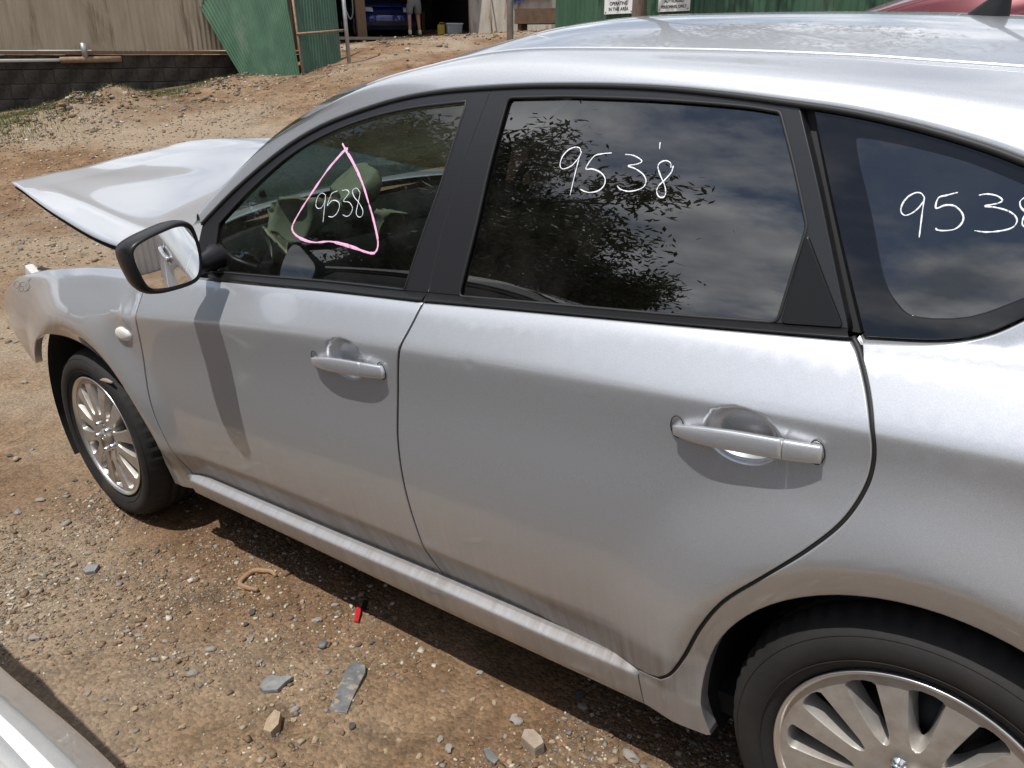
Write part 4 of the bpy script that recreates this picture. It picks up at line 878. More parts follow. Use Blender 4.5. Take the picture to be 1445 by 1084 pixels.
# damp/oily blotches
nE = noise(t, 2.1, 6, .7); cE = ramp(t, nE.outputs['Fac'], [(.60, (0, 0, 0)), (.72, (.75, .75, .75))]); colr = mixc(t, cE.outputs[0], colr, (.055, .037, .025))
l.new(colr, b.inputs['Base Color'])
hsum = add(t, 'ShaderNodeMath', operation='MULTIPLY_ADD'); hsum.inputs[1].default_value = .5; l.new(nC.outputs['Fac'], hsum.inputs[0]); l.new(nB.outputs['Fac'], hsum.inputs[2])
h2 = add(t, 'ShaderNodeMath', operation='MULTIPLY_ADD'); h2.inputs[1].default_value = -.35; l.new(vor.outputs['Distance'], h2.inputs[0]); l.new(hsum.outputs[0], h2.inputs[2])
nF = noise(t, 260, 5, .7); h3 = add(t, 'ShaderNodeMath', operation='MULTIPLY_ADD'); h3.inputs[1].default_value = .22; l.new(nF.outputs['Fac'], h3.inputs[0]); l.new(h2.outputs[0], h3.inputs[2])
bump(t, b, h3.outputs[0], .95, .016)
structure(grid('ground', np.stack([GX, GY, GZ], -1), 'dirt'))

# gravel: real chips bedded in the dirt, too many to count
def chips(name, X, Y, S, m, label, flat=.55):
    n = len(X); base = np.array([(1, 0, 0), (-1, 0, 0), (0, 1, 0), (0, -1, 0), (0, 0, 1), (0, 0, -1), (.6, .6, .45), (-.6, .55, .4)]); 
    base = base[:6]; tri = np.array([(0, 2, 4), (2, 1, 4), (1, 3, 4), (3, 0, 4), (2, 0, 5), (1, 2, 5), (3, 1, 5), (0, 3, 5)])
    # an 8-corner rough block reads as crushed stone
    base = np.array([(sx, sy, sz) for sz in (-1, 1) for sy in (-1, 1) for sx in (-1, 1)], float)
    tri = np.array([(0, 2, 3, 1), (4, 5, 7, 6), (0, 1, 5, 4), (2, 6, 7, 3), (0, 4, 6, 2), (1, 3, 7, 5)])
    J = base[None]*rng.uniform(.45, 1.0, (n, 8, 3)); J *= np.stack([rng.uniform(.7, 1.3, n), rng.uniform(.5, 1., n), rng.uniform(.3, .8, n)*flat/.55], 1)[:, None, :]
    a = rng.uniform(0, 2*np.pi, n); tx = rng.normal(0, .35, n); ca, sa = np.cos(a), np.sin(a); ct, st = np.cos(tx), np.sin(tx)
    y2 = J[..., 1]*ct[:, None]-J[..., 2]*st[:, None]; z2 = J[..., 1]*st[:, None]+J[..., 2]*ct[:, None]
    x3 = J[..., 0]*ca[:, None]-y2*sa[:, None]; y3 = J[..., 0]*sa[:, None]+y2*ca[:, None]
    Z = ground_z(X, Y)+S*.12
    V = np.stack([X[:, None]+x3*S[:, None], Y[:, None]+y3*S[:, None], Z[:, None]+z2*S[:, None]], -1).reshape(-1, 3)
    F = (tri[None]+np.arange(n)[:, None, None]*8).reshape(-1, 4)
    me = bpy.data.meshes.new(name); me.vertices.add(len(V)); me.vertices.foreach_set('co', V.ravel()); me.loops.add(F.size); me.loops.foreach_set('vertex_index', F.ravel().astype(np.int32))
    me.polygons.add(len(F)); me.polygons.foreach_set('loop_start', np.arange(0, F.size, 4, dtype=np.int32)); me.update(calc_edges=True)
    me.materials.append(MATS[m]); o = link(bpy.data.objects.new(name, me)); o['kind'] = 'stuff'; o['label'] = label; return o
def stone_mat(name, cols, rough=.85):
    m = mat(name, cols[0], rough); t, nn, l, b = nodes(m); g = add(t, 'ShaderNodeNewGeometry'); k = len(cols)
    r = ramp(t, g.outputs['Random Per Island'], [((i+.5)/k, c) for i, c in enumerate(cols)]); r.color_ramp.interpolation = 'CONSTANT'
    n = noise(t, 120, 4, .6); rr = ramp(t, n.outputs['Fac'], [(.3, (.75,)*3), (.7, (1.1,)*3)]); l.new(mixc(t, .8, r.outputs[0], rr.outputs[0], 'MULTIPLY'), b.inputs['Base Color']); return m
stone_mat('chip_stone', [(.165, .10, .058), (.21, .14, .088), (.32, .26, .19), (.18, .115, .068), (.24, .21, .175), (.50, .43, .33), (.19, .125, .078), (.17, .155, .135), (.27, .185, .115), (.55, .50, .42)])
def scatter(n, x0, x1, y0, y1, seed, thr=-.15, sc=1.4):
    X = rng.uniform(x0, x1, n); Y = rng.uniform(y0, y1, n); d = 1.5*fbm(X, Y, sc, 3, seed)+.5*fbm(X, Y, 5., 2, seed+2)
    k = rng.uniform(-.9, .9, n) < (d-thr); X, Y = X[k], Y[k]; k = ~((X > -.05) & (X < 2.9) & (Y > .5) & (Y < 1.3)); return X[k], Y[k]
X, Y = scatter(190000, -1.9, 2.7, -1.15, .65, 41, .45); chips('fine_gravel', X, Y, np.exp(rng.normal(np.log(.0022), .5, len(X))), 'chip_stone', 'fine gravel strewn over the brown dirt')
X, Y = scatter(16000, -2.4, 3.2, -1.25, .75, 41, .4); chips('coarse_gravel', X, Y, np.clip(np.exp(rng.normal(np.log(.0064), .36, len(X))), .003, .017), 'chip_stone', 'coarse stone chips bedded in the brown dirt')
X, Y = scatter(42000, -11, -2.0, -1.5, 9, 57, .05, .8); chips('far_gravel', X, Y, np.clip(np.exp(rng.normal(np.log(.0085), .4, len(X))), .004, .03), 'chip_stone', 'gravel scattered over the drive')
X = np.concatenate([rng.normal(-9.3, .55, 1500), rng.normal(-9.0, .5, 1300), rng.normal(-10.4, 2.6, 3200)]); Y = np.concatenate([rng.normal(4.7, .75, 1500), rng.normal(6.7, 1.0, 1300), rng.normal(12.8, 2.2, 3200)])
chips('rubble', X, Y, np.clip(np.exp(rng.normal(np.log(.013), .55, len(X))), .005, .055), 'chip_stone', 'clods and rubble heaped along the wall and ruts')

# larger stones that can be picked out one by one
for nme, cols in (('stone_tan', ((.30, .22, .14), (.40, .31, .21))), ('stone_grey', ((.23, .205, .175), (.33, .30, .26))), ('stone_dark', ((.05, .048, .045), (.11, .10, .09)))):
    mottled(nme, cols[0], cols[1], 60, .85, 0, .3)
def rock_mesh(seed, sx, sy, sz, m):
    bm = bmesh.new(); bmesh.ops.create_icosphere(bm, subdivisions=2, radius=1.); r = np.random.default_rng(seed); pl = r.normal(size=(9, 3)); pl /= np.linalg.norm(pl, axis=1)[:, None]
    for v in bm.verts:
        p = np.array(v.co); 
        for q, d in zip(pl, r.uniform(.55, .85, 9)):
            e = p@q-d
            if e > 0: p = p-q*e*.95
        v.co = Vector((p[0]*sx, p[1]*sy, p[2]*sz))
    me = bpy.data.meshes.new('stone'); bm.to_mesh(me); bm.free(); me.materials.append(MATS[m]); return me
STN = [rock_mesh(s, 1, .72, .5, m) for s, m in ((1, 'stone_tan'), (2, 'stone_grey'), (3, 'stone_tan'), (4, 'stone_dark'), (5, 'stone_grey'), (6, 'stone_tan'))]
def stone(x, y, s, k, rz): 
    o = bpy.data.objects.new('stone', STN[k]); link(o); o.location = (x, y, float(ground_z(x, y))+s*.22); o.scale = (s, s, s); o.rotation_euler = (rng.normal(0, .15), rng.normal(0, .15), rz); return o
# ---- litter and stones traced where they lie

for x, y, s, k in BIGSTONES:
    o = stone(x, y, s, k, (x*37+y*91) % 6.28)
    lab = {0: 'tan stone lying loose on the dirt beside the silver car', 1: 'grey stone lying loose on the dirt beside the silver car', 2: 'tan stone lying loose on the dirt beside the silver car', 3: 'dark stone lying loose on the dirt beside the silver car', 4: 'grey stone lying loose on the dirt beside the silver car', 5: 'tan stone lying loose on the dirt beside the silver car'}[k]
    tag(o, lab, 'stone', {3: 'dark loose stones', 1: 'grey loose stones', 4: 'grey loose stones'}.get(k, 'tan loose stones'))
def shard(name, poly, th, m, label, cat, tilt=(0, 0), lift=.0):
    P = np.array(poly, float); c = P.mean(0); k = len(P); zg = float(ground_z(c[0], c[1])); V = []
    for (e, z) in ((1., 0.), (1., th*.75), (.97, th)):
        for x, y in P: xx, yy = c[0]+(x-c[0])*e, c[1]+(y-c[1])*e; V.append((xx, yy, zg+.002+lift+z+tilt[0]*(x-c[0])+tilt[1]*(y-c[1])))
    F = [tuple(range(k))[::-1]]+[(r*k+i, r*k+(i+1) % k, (r+1)*k+(i+1) % k, (r+1)*k+i) for r in range(2) for i in range(k)]+[tuple(2*k+i for i in range(k))]
    o = obj(name, V, F, m, smooth=False); bm = bmesh.new(); bm.from_mesh(o.data); bmesh.ops.recalc_face_normals(bm, faces=bm.faces); bm.to_mesh(o.data); bm.free(); return tag(o, label, cat)
mottled('slate_plate', (.085, .09, .095), (.17, .175, .175), 26, .6, 0, .2, c3=(.30, .24, .17), r3=(.52, .62), s3=40)
mottled('grey_scrap', (.16, .165, .17), (.26, .26, .25), 40, .7, 0, .2)
mottled('bark_wood', (.26, .15, .075), (.36, .23, .125), 30, .85, 0, .4, sc=(1, 1, 6))
mottled('old_timber', (.27, .21, .16), (.38, .31, .24), 25, .85, 0, .4)
mat('red_plastic', (.45, .02, .025), .35)
G3 = SCRAPS
shard('dark_plate', G3['plate'], .009, 'slate_plate', 'long scuffed dark grey plate lying on the dirt', 'scrap', (.01, .02))
shard('slate_piece', G3['slate'], .010, 'grey_scrap', 'flat jagged grey slate piece with a pointed corner', 'scrap', (.02, .0))
shard('grey_flake', G3['flake'], .012, 'grey_scrap', 'small flat grey flake lying near the shaded wheel track', 'scrap')
shard('red_tag', G3['red'], .006, 'red_plastic', 'torn red plastic strip beside the car shadow', 'scrap', (.1, .15), .004)
shard('black_scrap', G3['black'], .008, 'rubber', 'small black plastic scrap behind the red strip', 'scrap')
shard('timber_chunk', G3['timber'], .028, 'old_timber', 'weathered brown timber chunk on the gravel', 'wood')
shard('tan_slab', G3['tan'], .022, 'stone_tan', 'oblong tan rock near the long dark plate', 'stone')
shard('blue_flake', G3['bluef'], .008, 'slate_plate', 'small blue grey flake beside the timber chunk', 'scrap')
P = G3['twig']; tp = [(x, y, float(ground_z(x, y))+.008) for x, y in catmull(A2(P), 5)]
tag(tube('bent_twig', tp, np.interp(np.linspace(0, 1, len(tp)), [0, .3, 1], [.006, .009, .007]), 'bark_wood', None, 8), 'bent orange brown twig curled on the gravel', 'twig')
cx_, cy_ = G3['cap']; V, F = lathe([(.0005, .012), (.010, .012), (.013, .009), (.014, .0), (.011, .0), (.010, .006), (.0005, .006)], 20)
o = obj('bottle_cap', [(x, z, y) for x, y, z in V], F, 'slate_plate'); o.location = (cx_, cy_, float(ground_z(cx_, cy_))+.002); tag(o, 'small round grey cap lying on the dirt', 'cap')
# splinter of wood caught above the front tyre
o = tube('wood_splinter', [(.195, .015, .556), (.12, .02, .552), (.07, .03, .546)], [.004, .010, .006], 'old_timber', None, 8); tag(o, 'pale wood splinter caught between front tyre and wing', 'wood')

# ------------------------------------------------------------------ everything round the yard, built plumb (a, b, h)
e1 = Vector((.9986, -.0023, -.0536)); e2 = Vector((0, .9991, -.0436))
LM = Matrix((( e1.x, e2.x, UP.x, 0), (e1.y, e2.y, UP.y, 0), (e1.z, e2.z, UP.z, 0), (0, 0, 0, 1)))
def lev(o, loc=(0, 0, 0), rz=0.): o.matrix_world = LM @ Matrix.Translation(loc) @ Matrix.Rotation(rz, 4, 'Z'); return o
def gh(a, b):
    """height of the ground above the plumb datum at plan position a, b"""
    h = 1.
    for _ in range(6):
        P = LM @ Vector((a, b, h)); h += float(ground_z(P.x, P.y))-P.z
    return h
def lthing(name, label, cat, loc, rz=0., group=None): return lev(thing(name, label, cat, group=group), loc, rz)
def corr(name, A, B, TA, TB, m, parent, pitch=.076, amp=.009, nv=2, thick=True, wob=.004, seed=0):
    A, B, TA, TB = [np.array(q, float) for q in (A, B, TA, TB)]; W = max(np.linalg.norm(B-A), np.linalg.norm(TB-TA)); n = max(8, int(W/pitch*8)); nv = max(nv, 2)
    nrm = np.cross(B-A, TA-A); nrm /= np.linalg.norm(nrm); V = []
    for j in range(nv):
        v = j/(nv-1)
        for i in range(n+1):
            u = i/n; P = (1-v)*((1-u)*A+u*B)+v*((1-u)*TA+u*TB); w = amp*math.cos(2*math.pi*u*W/pitch)+wob*math.sin(3.1*u*W+2.3*v+seed)
            V.append(P+nrm*w)
    F = [(j*(n+1)+i, j*(n+1)+i+1, (j+1)*(n+1)+i+1, (j+1)*(n+1)+i) for j in range(nv-1) for i in range(n)]
    return obj(name, V, F, m, parent)
def corr_run(root, A, B, h0, h1, m, w=.76, name='sheet', jit=.012):
    A, B = np.array(A, float), np.array(B, float); Ln = np.linalg.norm(B-A); k = int(math.ceil(Ln/w)); d = (B-A)/Ln; nr = np.array([-d[1], d[0]])
    for i in range(k):
        a, b = A+d*i*w, A+d*min(Ln, (i+1)*w+.03); o = nr*(.004 if i % 2 else 0); dz = random.uniform(-jit, jit)
        corr(name, (*(a+o), h0+dz), (*(b+o), h0+dz), (*(a+o), h1), (*(b+o), h1), m, root, seed=i)
mottled('tan_iron', (.42, .345, .245), (.54, .46, .345), 2.2, .6, .25, .1, sc=(4, 4, .5), c3=(.13, .075, .04), r3=(.56, .74), s3=1.4)
mottled('green_iron', (.036, .088, .05), (.062, .135, .078), 2.0, .5, .1, .05, sc=(3, 3, .5), c3=(.12, .15, .11), r3=(.58, .74), s3=1.2)
mottled('pale_iron', (.55, .56, .56), (.42, .43, .43), 3., .45, .5)
mottled('block', (.05, .044, .037), (.10, .088, .073), 11, .95, 0, .8, c3=(.028, .024, .02), r3=(.48, .62), s3=3.)  # concrete coloured extra dark, carrying the shade on the footing
mat('mortar', (.04, .035, .03), .95)
mottled('galv', (.30, .30, .29), (.40, .40, .39), 12, .45, .6)
mat('pvc', (.62, .62, .58), .45)
mottled('rust_pipe', (.30, .22, .15), (.22, .13, .075), 20, .75, .2)
mottled('post_wood', (.16, .095, .055), (.23, .145, .09), 14, .85, 0, .3, sc=(4, 4, .4))
mottled('shed_dark', (.030, .027, .024), (.055, .048, .042), 4, .9)
mottled('white_worn', (.50, .47, .41), (.36, .32, .26), 3., .7, 0, .1, sc=(2, 2, .5), c3=(.24, .14, .06), r3=(.55, .7), s3=2.)
mottled('rusty', (.10, .065, .042), (.16, .10, .06), 8, .85, .2, .2)
mottled('gum_bark', (.20, .155, .12), (.11, .075, .052), 9, .9, 0, .5, sc=(3, 3, .6))
mat('sign_white', (.78, .78, .76), .4); mat('sign_black', (.02, .02, .022), .5); mat('sign_blue', (.02, .07, .33), .5)
mottled('yellow_plastic', (.52, .36, .04), (.42, .27, .03), 10, .5)
mat('crate_grey', (.42, .44, .45), .5); mat('shorts_grey', (.20, .20, .20), .9); mat('skin', (.42, .23, .15), .55); mat('sock', (.60, .56, .42), .9); mat('boot', (.035, .03, .026), .7); mat('shirt', (.32, .035, .03), .85); mat('hair', (.05, .03, .02), .8)

# -- iron wall on a block footing
wd = np.array([.83, 3.62]); wd /= np.linalg.norm(wd); wn = np.array([wd[1], -wd[0]])       # along, towards the yard
W0 = np.array([-10.92, 4.15])-wd*3.2; WL = 8.6
wall = lthing('iron_wall', 'tan corrugated iron shed wall standing on a dark block footing', 'wall', (0, 0, 0))
corr_run(wall, W0+wn*.05, W0+wd*WL+wn*.05, 1.575, 4.3, 'tan_iron')
ft_ = lthing('block_wall', 'dark concrete block footing under the tan iron wall', 'wall', (0, 0, 0))
RZ = math.atan2(wd[1], wd[0]); Mz = Matrix.Rotation(RZ, 3, 'Z')
c = W0+wd*WL/2-wn*.10; box('mortar_core', (*c, 1.01), (WL, .165, 1.0), 'mortar', ft_, Mz)
bmeshs = []
for s in range(4):
    V, F = boxg((0, 0, 0), (.392+.004*s, .19, .190), None, .006); V = [np.array(v)+.004*rng.normal(size=3) for v in V]; bmeshs.append(mesh('block', V, F, 'block', smooth=False))
for r in range(5):
    for i in range(int(WL/.40)+1):
        s = .40*i+(.2 if r % 2 else 0); q = W0+wd*s-wn*.10+wn*random.uniform(-.004, .004)
        if s > WL: continue
        hh = 1.52-.1-.2*r
        if hh+.12 < gh(*(q+wn*.2)): continue
        o = bpy.data.objects.new('block', bmeshs[random.randrange(4)]); link(o, ft_); o.location = (*q, hh); o.rotation_euler = (0, 0, RZ+random.uniform(-.01, .01))
q0 = W0; q1 = W0+wd*WL; c = (q0+q1)/2
box('sill_plate', (*(c+wn*.01), 1.545), (WL, .10, .05), 'post_wood', ft_, Mz)
pp = lthing('gutter_pipe', 'white plastic drain pipe running along the block footing', 'pipe', (0, 0, 0))
pA, pB = W0+wd*.3+wn*.10, W0+wd*4.1+wn*.10; pC = W0+wd*3.75+wn*.10; pD = W0+wd*4.95+wn*.10
tube('pipe', [(*pA, 1.425), (*pB, 1.445)], .022, 'pvc', pp, 10); tube('pipe', [(*pB, 1.445), (*pD, 1.455)], .045, 'rust_pipe', pp, 10)
tube('downpipe', [(*(W0+wd*4.45+wn*.10), 1.46), (*(W0+wd*4.45+wn*.10), 1.68)], .045, 'galv', pp, 10)
# -- green iron windbreak: one sheet slumped sideways, one upright, on a pipe frame
wb_ = lthing('green_windbreak', 'green corrugated iron windbreak slumped sideways on a pipe frame', 'fence', (0, 0, 0))
corr('sheet', (-9.36, 7.26, 1.10), (-8.66, 7.82, 1.10), (-10.75, 7.10, 2.95), (-9.40, 8.20, 2.95), 'green_iron', wb_, nv=8, wob=.02)
corr('sheet', (-8.64, 7.84, 1.10), (-8.98, 8.96, 1.22), (-9.24, 8.30, 2.95), (-9.40, 9.30, 2.95), 'green_iron', wb_, nv=8, wob=.015, seed=4)
tube('post', [(-8.58, 7.82, 1.0), (-9.20, 8.19, 2.9)], .018, 'rust_pipe', wb_); tube('post', [(-8.58, 8.79, 1.2), (-8.80, 8.93, 2.95)], .032, 'galv', wb_); tube('rail', [(-8.82, 7.95, 1.82), (-8.72, 8.86, 1.89)], .020, 'rust_pipe', wb_)
# -- workshop
tt = np.array([.55, .83]); tt /= np.linalg.norm(tt); inn = np.array([-tt[1], tt[0]]); O = np.array([-15.35, 13.0]); FL = 1.90
def sh(s, d): q = O+tt*s+inn*d; return (float(q[0]), float(q[1]))
Ms = Matrix.Rotation(math.atan2(tt[1], tt[0]), 3, 'Z')
ws = lthing('workshop_shed', 'open fronted dark workshop shed with a timber post', 'shed', (0, 0, 0))
box('back_wall', (*sh(3.6, 7.6), FL+1.5), (9.4, .12, 3.4), 'shed_dark', ws, Ms); box('side_wall', (*sh(-1.0, 3.8), FL+1.5), (.12, 7.5, 3.4), 'shed_dark', ws, Ms); box('side_wall', (*sh(5.35, 3.9), FL+1.5), (.12, 7.2, 3.4), 'shed_dark', ws, Ms)
box('roof', (*sh(2.6, 3.4), FL+3.25), (10.2, 8.9, .10), 'pale_iron', ws, Ms); box('floor_slab', (*sh(2.2, 3.85), FL-.12), (6.3, 7.5, .24), 'mortar', ws, Ms)
box('threshold', (*sh(2.2, .06), FL-.02), (6.2, .10, .07), 'old_timber', ws, Ms); box('fascia', (*sh(2.2, .02), FL+2.85), (6.6, .06, .5), 'shed_dark', ws, Ms)
box('timber_post', (-14.78, 14.70, FL+1.4), (.24, .20, 3.2), 'post_wood', ws, Ms @ Matrix.Rotation(-.03, 3, 'Y'), .01); box('timber_post', (*sh(4.95, .12), FL+1.4), (.22, .2, 3.0), 'post_wood', ws, Ms, .01)
bench = lthing('work_bench', 'cluttered dark bench at the back of the workshop', 'bench', (*sh(3.2, 5.2), FL), math.atan2(tt[1], tt[0]))
box('bench_top', (0, 0, .85), (2.6, .7, .08), 'shed_dark', bench)
for x_ in (-1.2, 1.2): box('leg', (x_, 0, .41), (.1, .6, .82), 'post_wood', bench)
hs = lthing('hanging_hose', 'loops of dark hose hanging beside the workshop post', 'hose', (0, 0, 0))
P_ = np.array([(-15.15, 14.30, FL+1.5), (-15.05, 14.40, FL+.9), (-14.98, 14.55, FL+.45), (-14.92, 14.62, FL+.7), (-14.95, 14.6, FL+1.5)]); tube('hose', catmull(P_, 8), .022, 'galv', hs)
cr = lthing('plastic_crate', 'pale grey plastic tub standing on the workshop floor', 'tub', (-13.52, 16.92, FL), .9)
V, F = boxg((0, 0, .17), (.42, .34, .34), None, .02); V = [np.array((v[0]*(.86+.14*v[2]/.34), v[1]*(.86+.14*v[2]/.34), v[2])) for v in V]; obj('tub_body', V, F, 'crate_grey', cr, smooth=False); box('tub_lid', (0, 0, .355), (.46, .38, .035), 'sign_white', cr, None, .01)
yj = lthing('yellow_drum', 'yellow plastic jerry can beside the grey tub', 'container', (-13.80, 16.72, FL), .6)
V, F = boxg((0, 0, .17), (.20, .14, .34), None, .025); obj('can_body', V, F, 'yellow_plastic', yj, smooth=False); tube('can_handle', [(-.05, 0, .33), (-.04, 0, .385), (.05, 0, .385), (.06, 0, .33)], .013, 'yellow_plastic', yj); tube('can_spout', [(.07, 0, .33), (.085, 0, .38)], .02, 'sign_black', yj)
# -- old white plant and trough between workshop and green fence
Ma = Matrix.Rotation(.05, 3, 'Z')
tk = lthing('white_cabinet', 'stained white steel cabinet lettered MAT in blue', 'cabinet', (0, 0, 0))
box('cabinet_body', (-11.85, 16.95, 2.75), (1.55, .9, 1.75), 'white_worn', tk, Ma, .02); box('cabinet_body', (-10.70, 17.0, 2.34), (1.2, .8, .85), 'white_worn', tk, Ma, .02); box('cabinet_top', (-10.75, 16.95, 2.785), (1.35, .95, .05), 'white_worn', tk, Ma, .01); box('upper_box', (-10.75, 17.1, 3.2), (1.0, .6, .8), 'sign_white', tk, Ma, .02)
tr_ = lthing('rusty_trough', 'rusty steel trough in front of the white cabinet', 'trough', (-9.75, 15.75, 2.0), .35)
V, F = merge([boxg((0, 0, .22), (1.1, .6, .02)), boxg((0, -.3, .32), (1.1, .03, .32)), boxg((0, .3, .32), (1.1, .03, .32)), boxg((-.54, 0, .32), (.03, .6, .32)), boxg((.54, 0, .32), (.03, .6, .32))]); obj('trough_body', V, F, 'rusty', tr_, smooth=False)
for x_ in (-.45, .45): box('leg', (x_, 0, .05), (.08, .5, .35), 'rusty', tr_)
lt = lthing('leaning_pole', 'thin pale timber pole leaning against the white cabinet', 'pole', (0, 0, 0)); tube('pole_shaft', [(-11.55, 16.15, 1.9), (-11.95, 16.45, 3.3)], .022, 'old_timber', lt)
lt = lthing('upright_batten', 'pale upright batten beside the workshop opening', 'batten', (0, 0, 0)); tube('batten_shaft', [(-12.55, 16.45, 1.85), (-12.60, 16.5, 3.4)], .022, 'old_timber', lt)
# -- steel pole, green fence with its two notices
pl = lthing('steel_pole', 'grey galvanised steel pole standing alone behind the silver car', 'pole', (-3.68, 6.92, gh(-3.68, 6.92)-.1)); tube('pole_shaft', [(0, 0, 0), (0, 0, 3.4)], .038, 'galv', pl, 14); V, F = lathe([(.0005, 0), (.075, 0), (.075, .02), (.0005, .02)], 14); obj('base_flange', [(x, z, y+.1) for x, y, z in V], F, 'galv', pl)
gf = lthing('green_fence', 'tall dark green corrugated iron fence behind the silver car', 'fence', (0, 0, 0))
fA, fB = np.array([-3.95, 8.2]), np.array([6.0, 6.1]); fd_ = (fB-fA)/np.linalg.norm(fB-fA); fnn = np.array([fd_[1], -fd_[0]])
corr_run(gf, fA, fB, .35, 2.75, 'green_iron'); 
for s in np.arange(.03, 10, 2.3): q = fA+fd_*s-fnn*.06; tube('fence_post', [(*q, .1), (*q, 2.7)], .03, 'galv', gf)
q = fA+fd_*5.05+fnn*.02; tube('fence_cable', [(*q, .9), (*q, 2.75)], .006, 'galv', gf, 6)
def text(body, size, m, parent, loc, rot):
    cu = bpy.data.curves.new('lettering', 'FONT'); cu.body = body; cu.size = size; cu.extrude = .0006; cu.align_x = 'CENTER'; cu.offset = size*.018
    tmp = bpy.data.objects.new('lettering_source', cu); COL.objects.link(tmp); dg = bpy.context.evaluated_depsgraph_get(); me = bpy.data.meshes.new_from_object(tmp.evaluated_get(dg)); bpy.data.objects.remove(tmp)
    me.materials.clear(); me.materials.append(MATS[m]); o = bpy.data.objects.new('lettering', me); link(o, parent); o.location = loc; o.rotation_euler = rot; return o
fz = math.atan2(fd_[1], fd_[0])
def sign(name, s, h, w, hgt, lines, label):
    q = fA+fd_*s+fnn*.022; g_ = lthing(name, label, 'sign', (*q, h), fz)
    box('sign_board', (0, 0, 0), (w, .006, hgt), 'sign_white', g_, None, .002)
    for body, z, sz, m in lines: text(body, sz, m, g_, (0, -.0045, z), (math.pi/2, 0, 0))
    for x_ in (-1, 1):
        for z_ in (-1, 1): V, F = lathe([(.0085, 0), (.0085, -.004), (.0005, -.006)], 8, c=(x_*(w/2-.025), -.003, z_*(hgt/2-.025)), flip=True); obj('screw', V, F, 'galv', g_)
SIGN1, SIGN2 = (1.10, 2.20), (1.93, 2.18)
sign('warning_sign', SIGN1[0], SIGN1[1], .46, .46, [('FORKLIFTS', -.073, .052, 'sign_black'), ('OPERATING', -.134, .052, 'sign_black'), ('IN THIS AREA', -.195, .052, 'sign_black')], 'white notice reading OPERATING IN THIS AREA on the green fence')
sign('entry_sign', SIGN2[0], SIGN2[1], .45, .42, [('AUTHORISED', -.118, .045, 'sign_black'), ('PERSONNEL ONLY', -.175, .043, 'sign_black')], 'white notice reading AUTHORISED PERSONNEL ONLY on the green fence')
q = text('MAT', .20, 'sign_blue', tk, (-10.99, 16.485, 2.66), (math.pi/2, 0, .05)); 

# -- trees
leafm = mat('gum_leaf', (.055, .085, .035), .55); t, nn, l, b = nodes(leafm); g_ = add(t, 'ShaderNodeNewGeometry'); r_ = ramp(t, g_.outputs['Random Per Island'], [(0., (.030, .050, .020)), (.5, (.06, .09, .035)), (1., (.11, .13, .06))]); l.new(r_.outputs[0], b.inputs['Base Color'])
def make_tree(seed, H, spread, nl, bare=.38, rad0=.026):
    r = np.random.default_rng(seed); parts = []; tips = []
    def limb(p, d, ln, rad, lvl):
        n = 6; P = [p]; dd = d.copy()
        for i in range(n):
            dd = dd+r.normal(0, .10+.05*lvl, 3); dd[2] += .04*(1 if lvl else .5); dd /= np.linalg.norm(dd); P.append(P[-1]+dd*ln/n)
        parts.append(tube_geo(np.array(P), np.linspace(rad, rad*.55, n+1), 7 if lvl < 2 else 5))
        if lvl >= 3: tips.extend(P[2:]); return
        kids = (5, 4, 4)[lvl]
        for k in range(kids):
            t_ = (bare+(1-bare)*(k+.6)/kids) if lvl == 0 else .35+.65*(k+.7)/kids; q = P[min(n, int(t_*n))]; a = r.uniform(0, 2*np.pi); u = np.cross(dd, [math.cos(a), math.sin(a), .2]); u /= np.linalg.norm(u)
            nd = dd*.62+u*(.75+.2*r.random())*spread; nd /= np.linalg.norm(nd); limb(q, nd, ln*(.62 if lvl == 0 else .60)*r.uniform(.8, 1.15), rad*.5, lvl+1)
    limb(np.zeros(3), np.array([.04, .02, 1.]), H*.62, H*rad0, 0)
    tr = mesh('trunk', *merge(parts), 'gum_bark'); tips = np.array(tips); idx = r.integers(0, len(tips), nl); C = tips[idx]+r.normal(0, H*.030, (nl, 3))
    s = r.uniform(.5, 1.2, nl)*H*.0066; a = r.normal(size=(nl, 3)); a[:, 2] -= .8; a /= np.linalg.norm(a, axis=1)[:, None]; bb = np.cross(a, r.normal(size=(nl, 3))); bb /= np.linalg.norm(bb, axis=1)[:, None]
    V = np.stack([C-a*s[:, None]*1.6, C+bb*s[:, None]*.5, C+a*s[:, None]*1.6, C-bb*s[:, None]*.5], 1).reshape(-1, 3); F = np.arange(nl*4).reshape(-1, 4)
    return tr, mesh('crown', V, F, leafm, smooth=False)
TREES = [make_tree(3, 9.5, 1.0, 150000, .22), make_tree(8, 11., .95, 46000), make_tree(5, 11., .6, 7000, .72, .0105)]
def tree(k, a, b, sc, rz, label, h=None):
    t_ = lthing('gum_tree', label, 'tree', (a, b, (gh(a, b) if h is None else h)-.1), rz, 'gum trees round the yard'); t_.scale = (sc*1.25, sc*1.25, sc)
    for nme, me in zip(('trunk', 'crown'), TREES[k]): link(bpy.data.objects.new(nme, me), t_)
    return t_
tree(2, -2.13, 7.12, .62, 1.0, 'slender gum trunk standing in front of the green fence')
tree(0, -9.6, -13.2, .98, 2.0, 'spreading gum tree mirrored in the rear door window'); tree(1, -13.5, -8.2, 1.05, .5, 'gum tree mirrored in the front door window'); tree(0, -17.5, -7.5, 1.0, 4.0, 'tall gum tree beyond the neighbouring cars')
bf = lthing('added_back_fence', 'long pale iron fence added out of view behind the camera', 'fence', (0, 0, 0)); corr_run(bf, (-26, -16), (14, -19), -1.2, 1.3, 'pale_iron', 1.6)  # unseen fence, added for the dark horizon band it gives in reflections
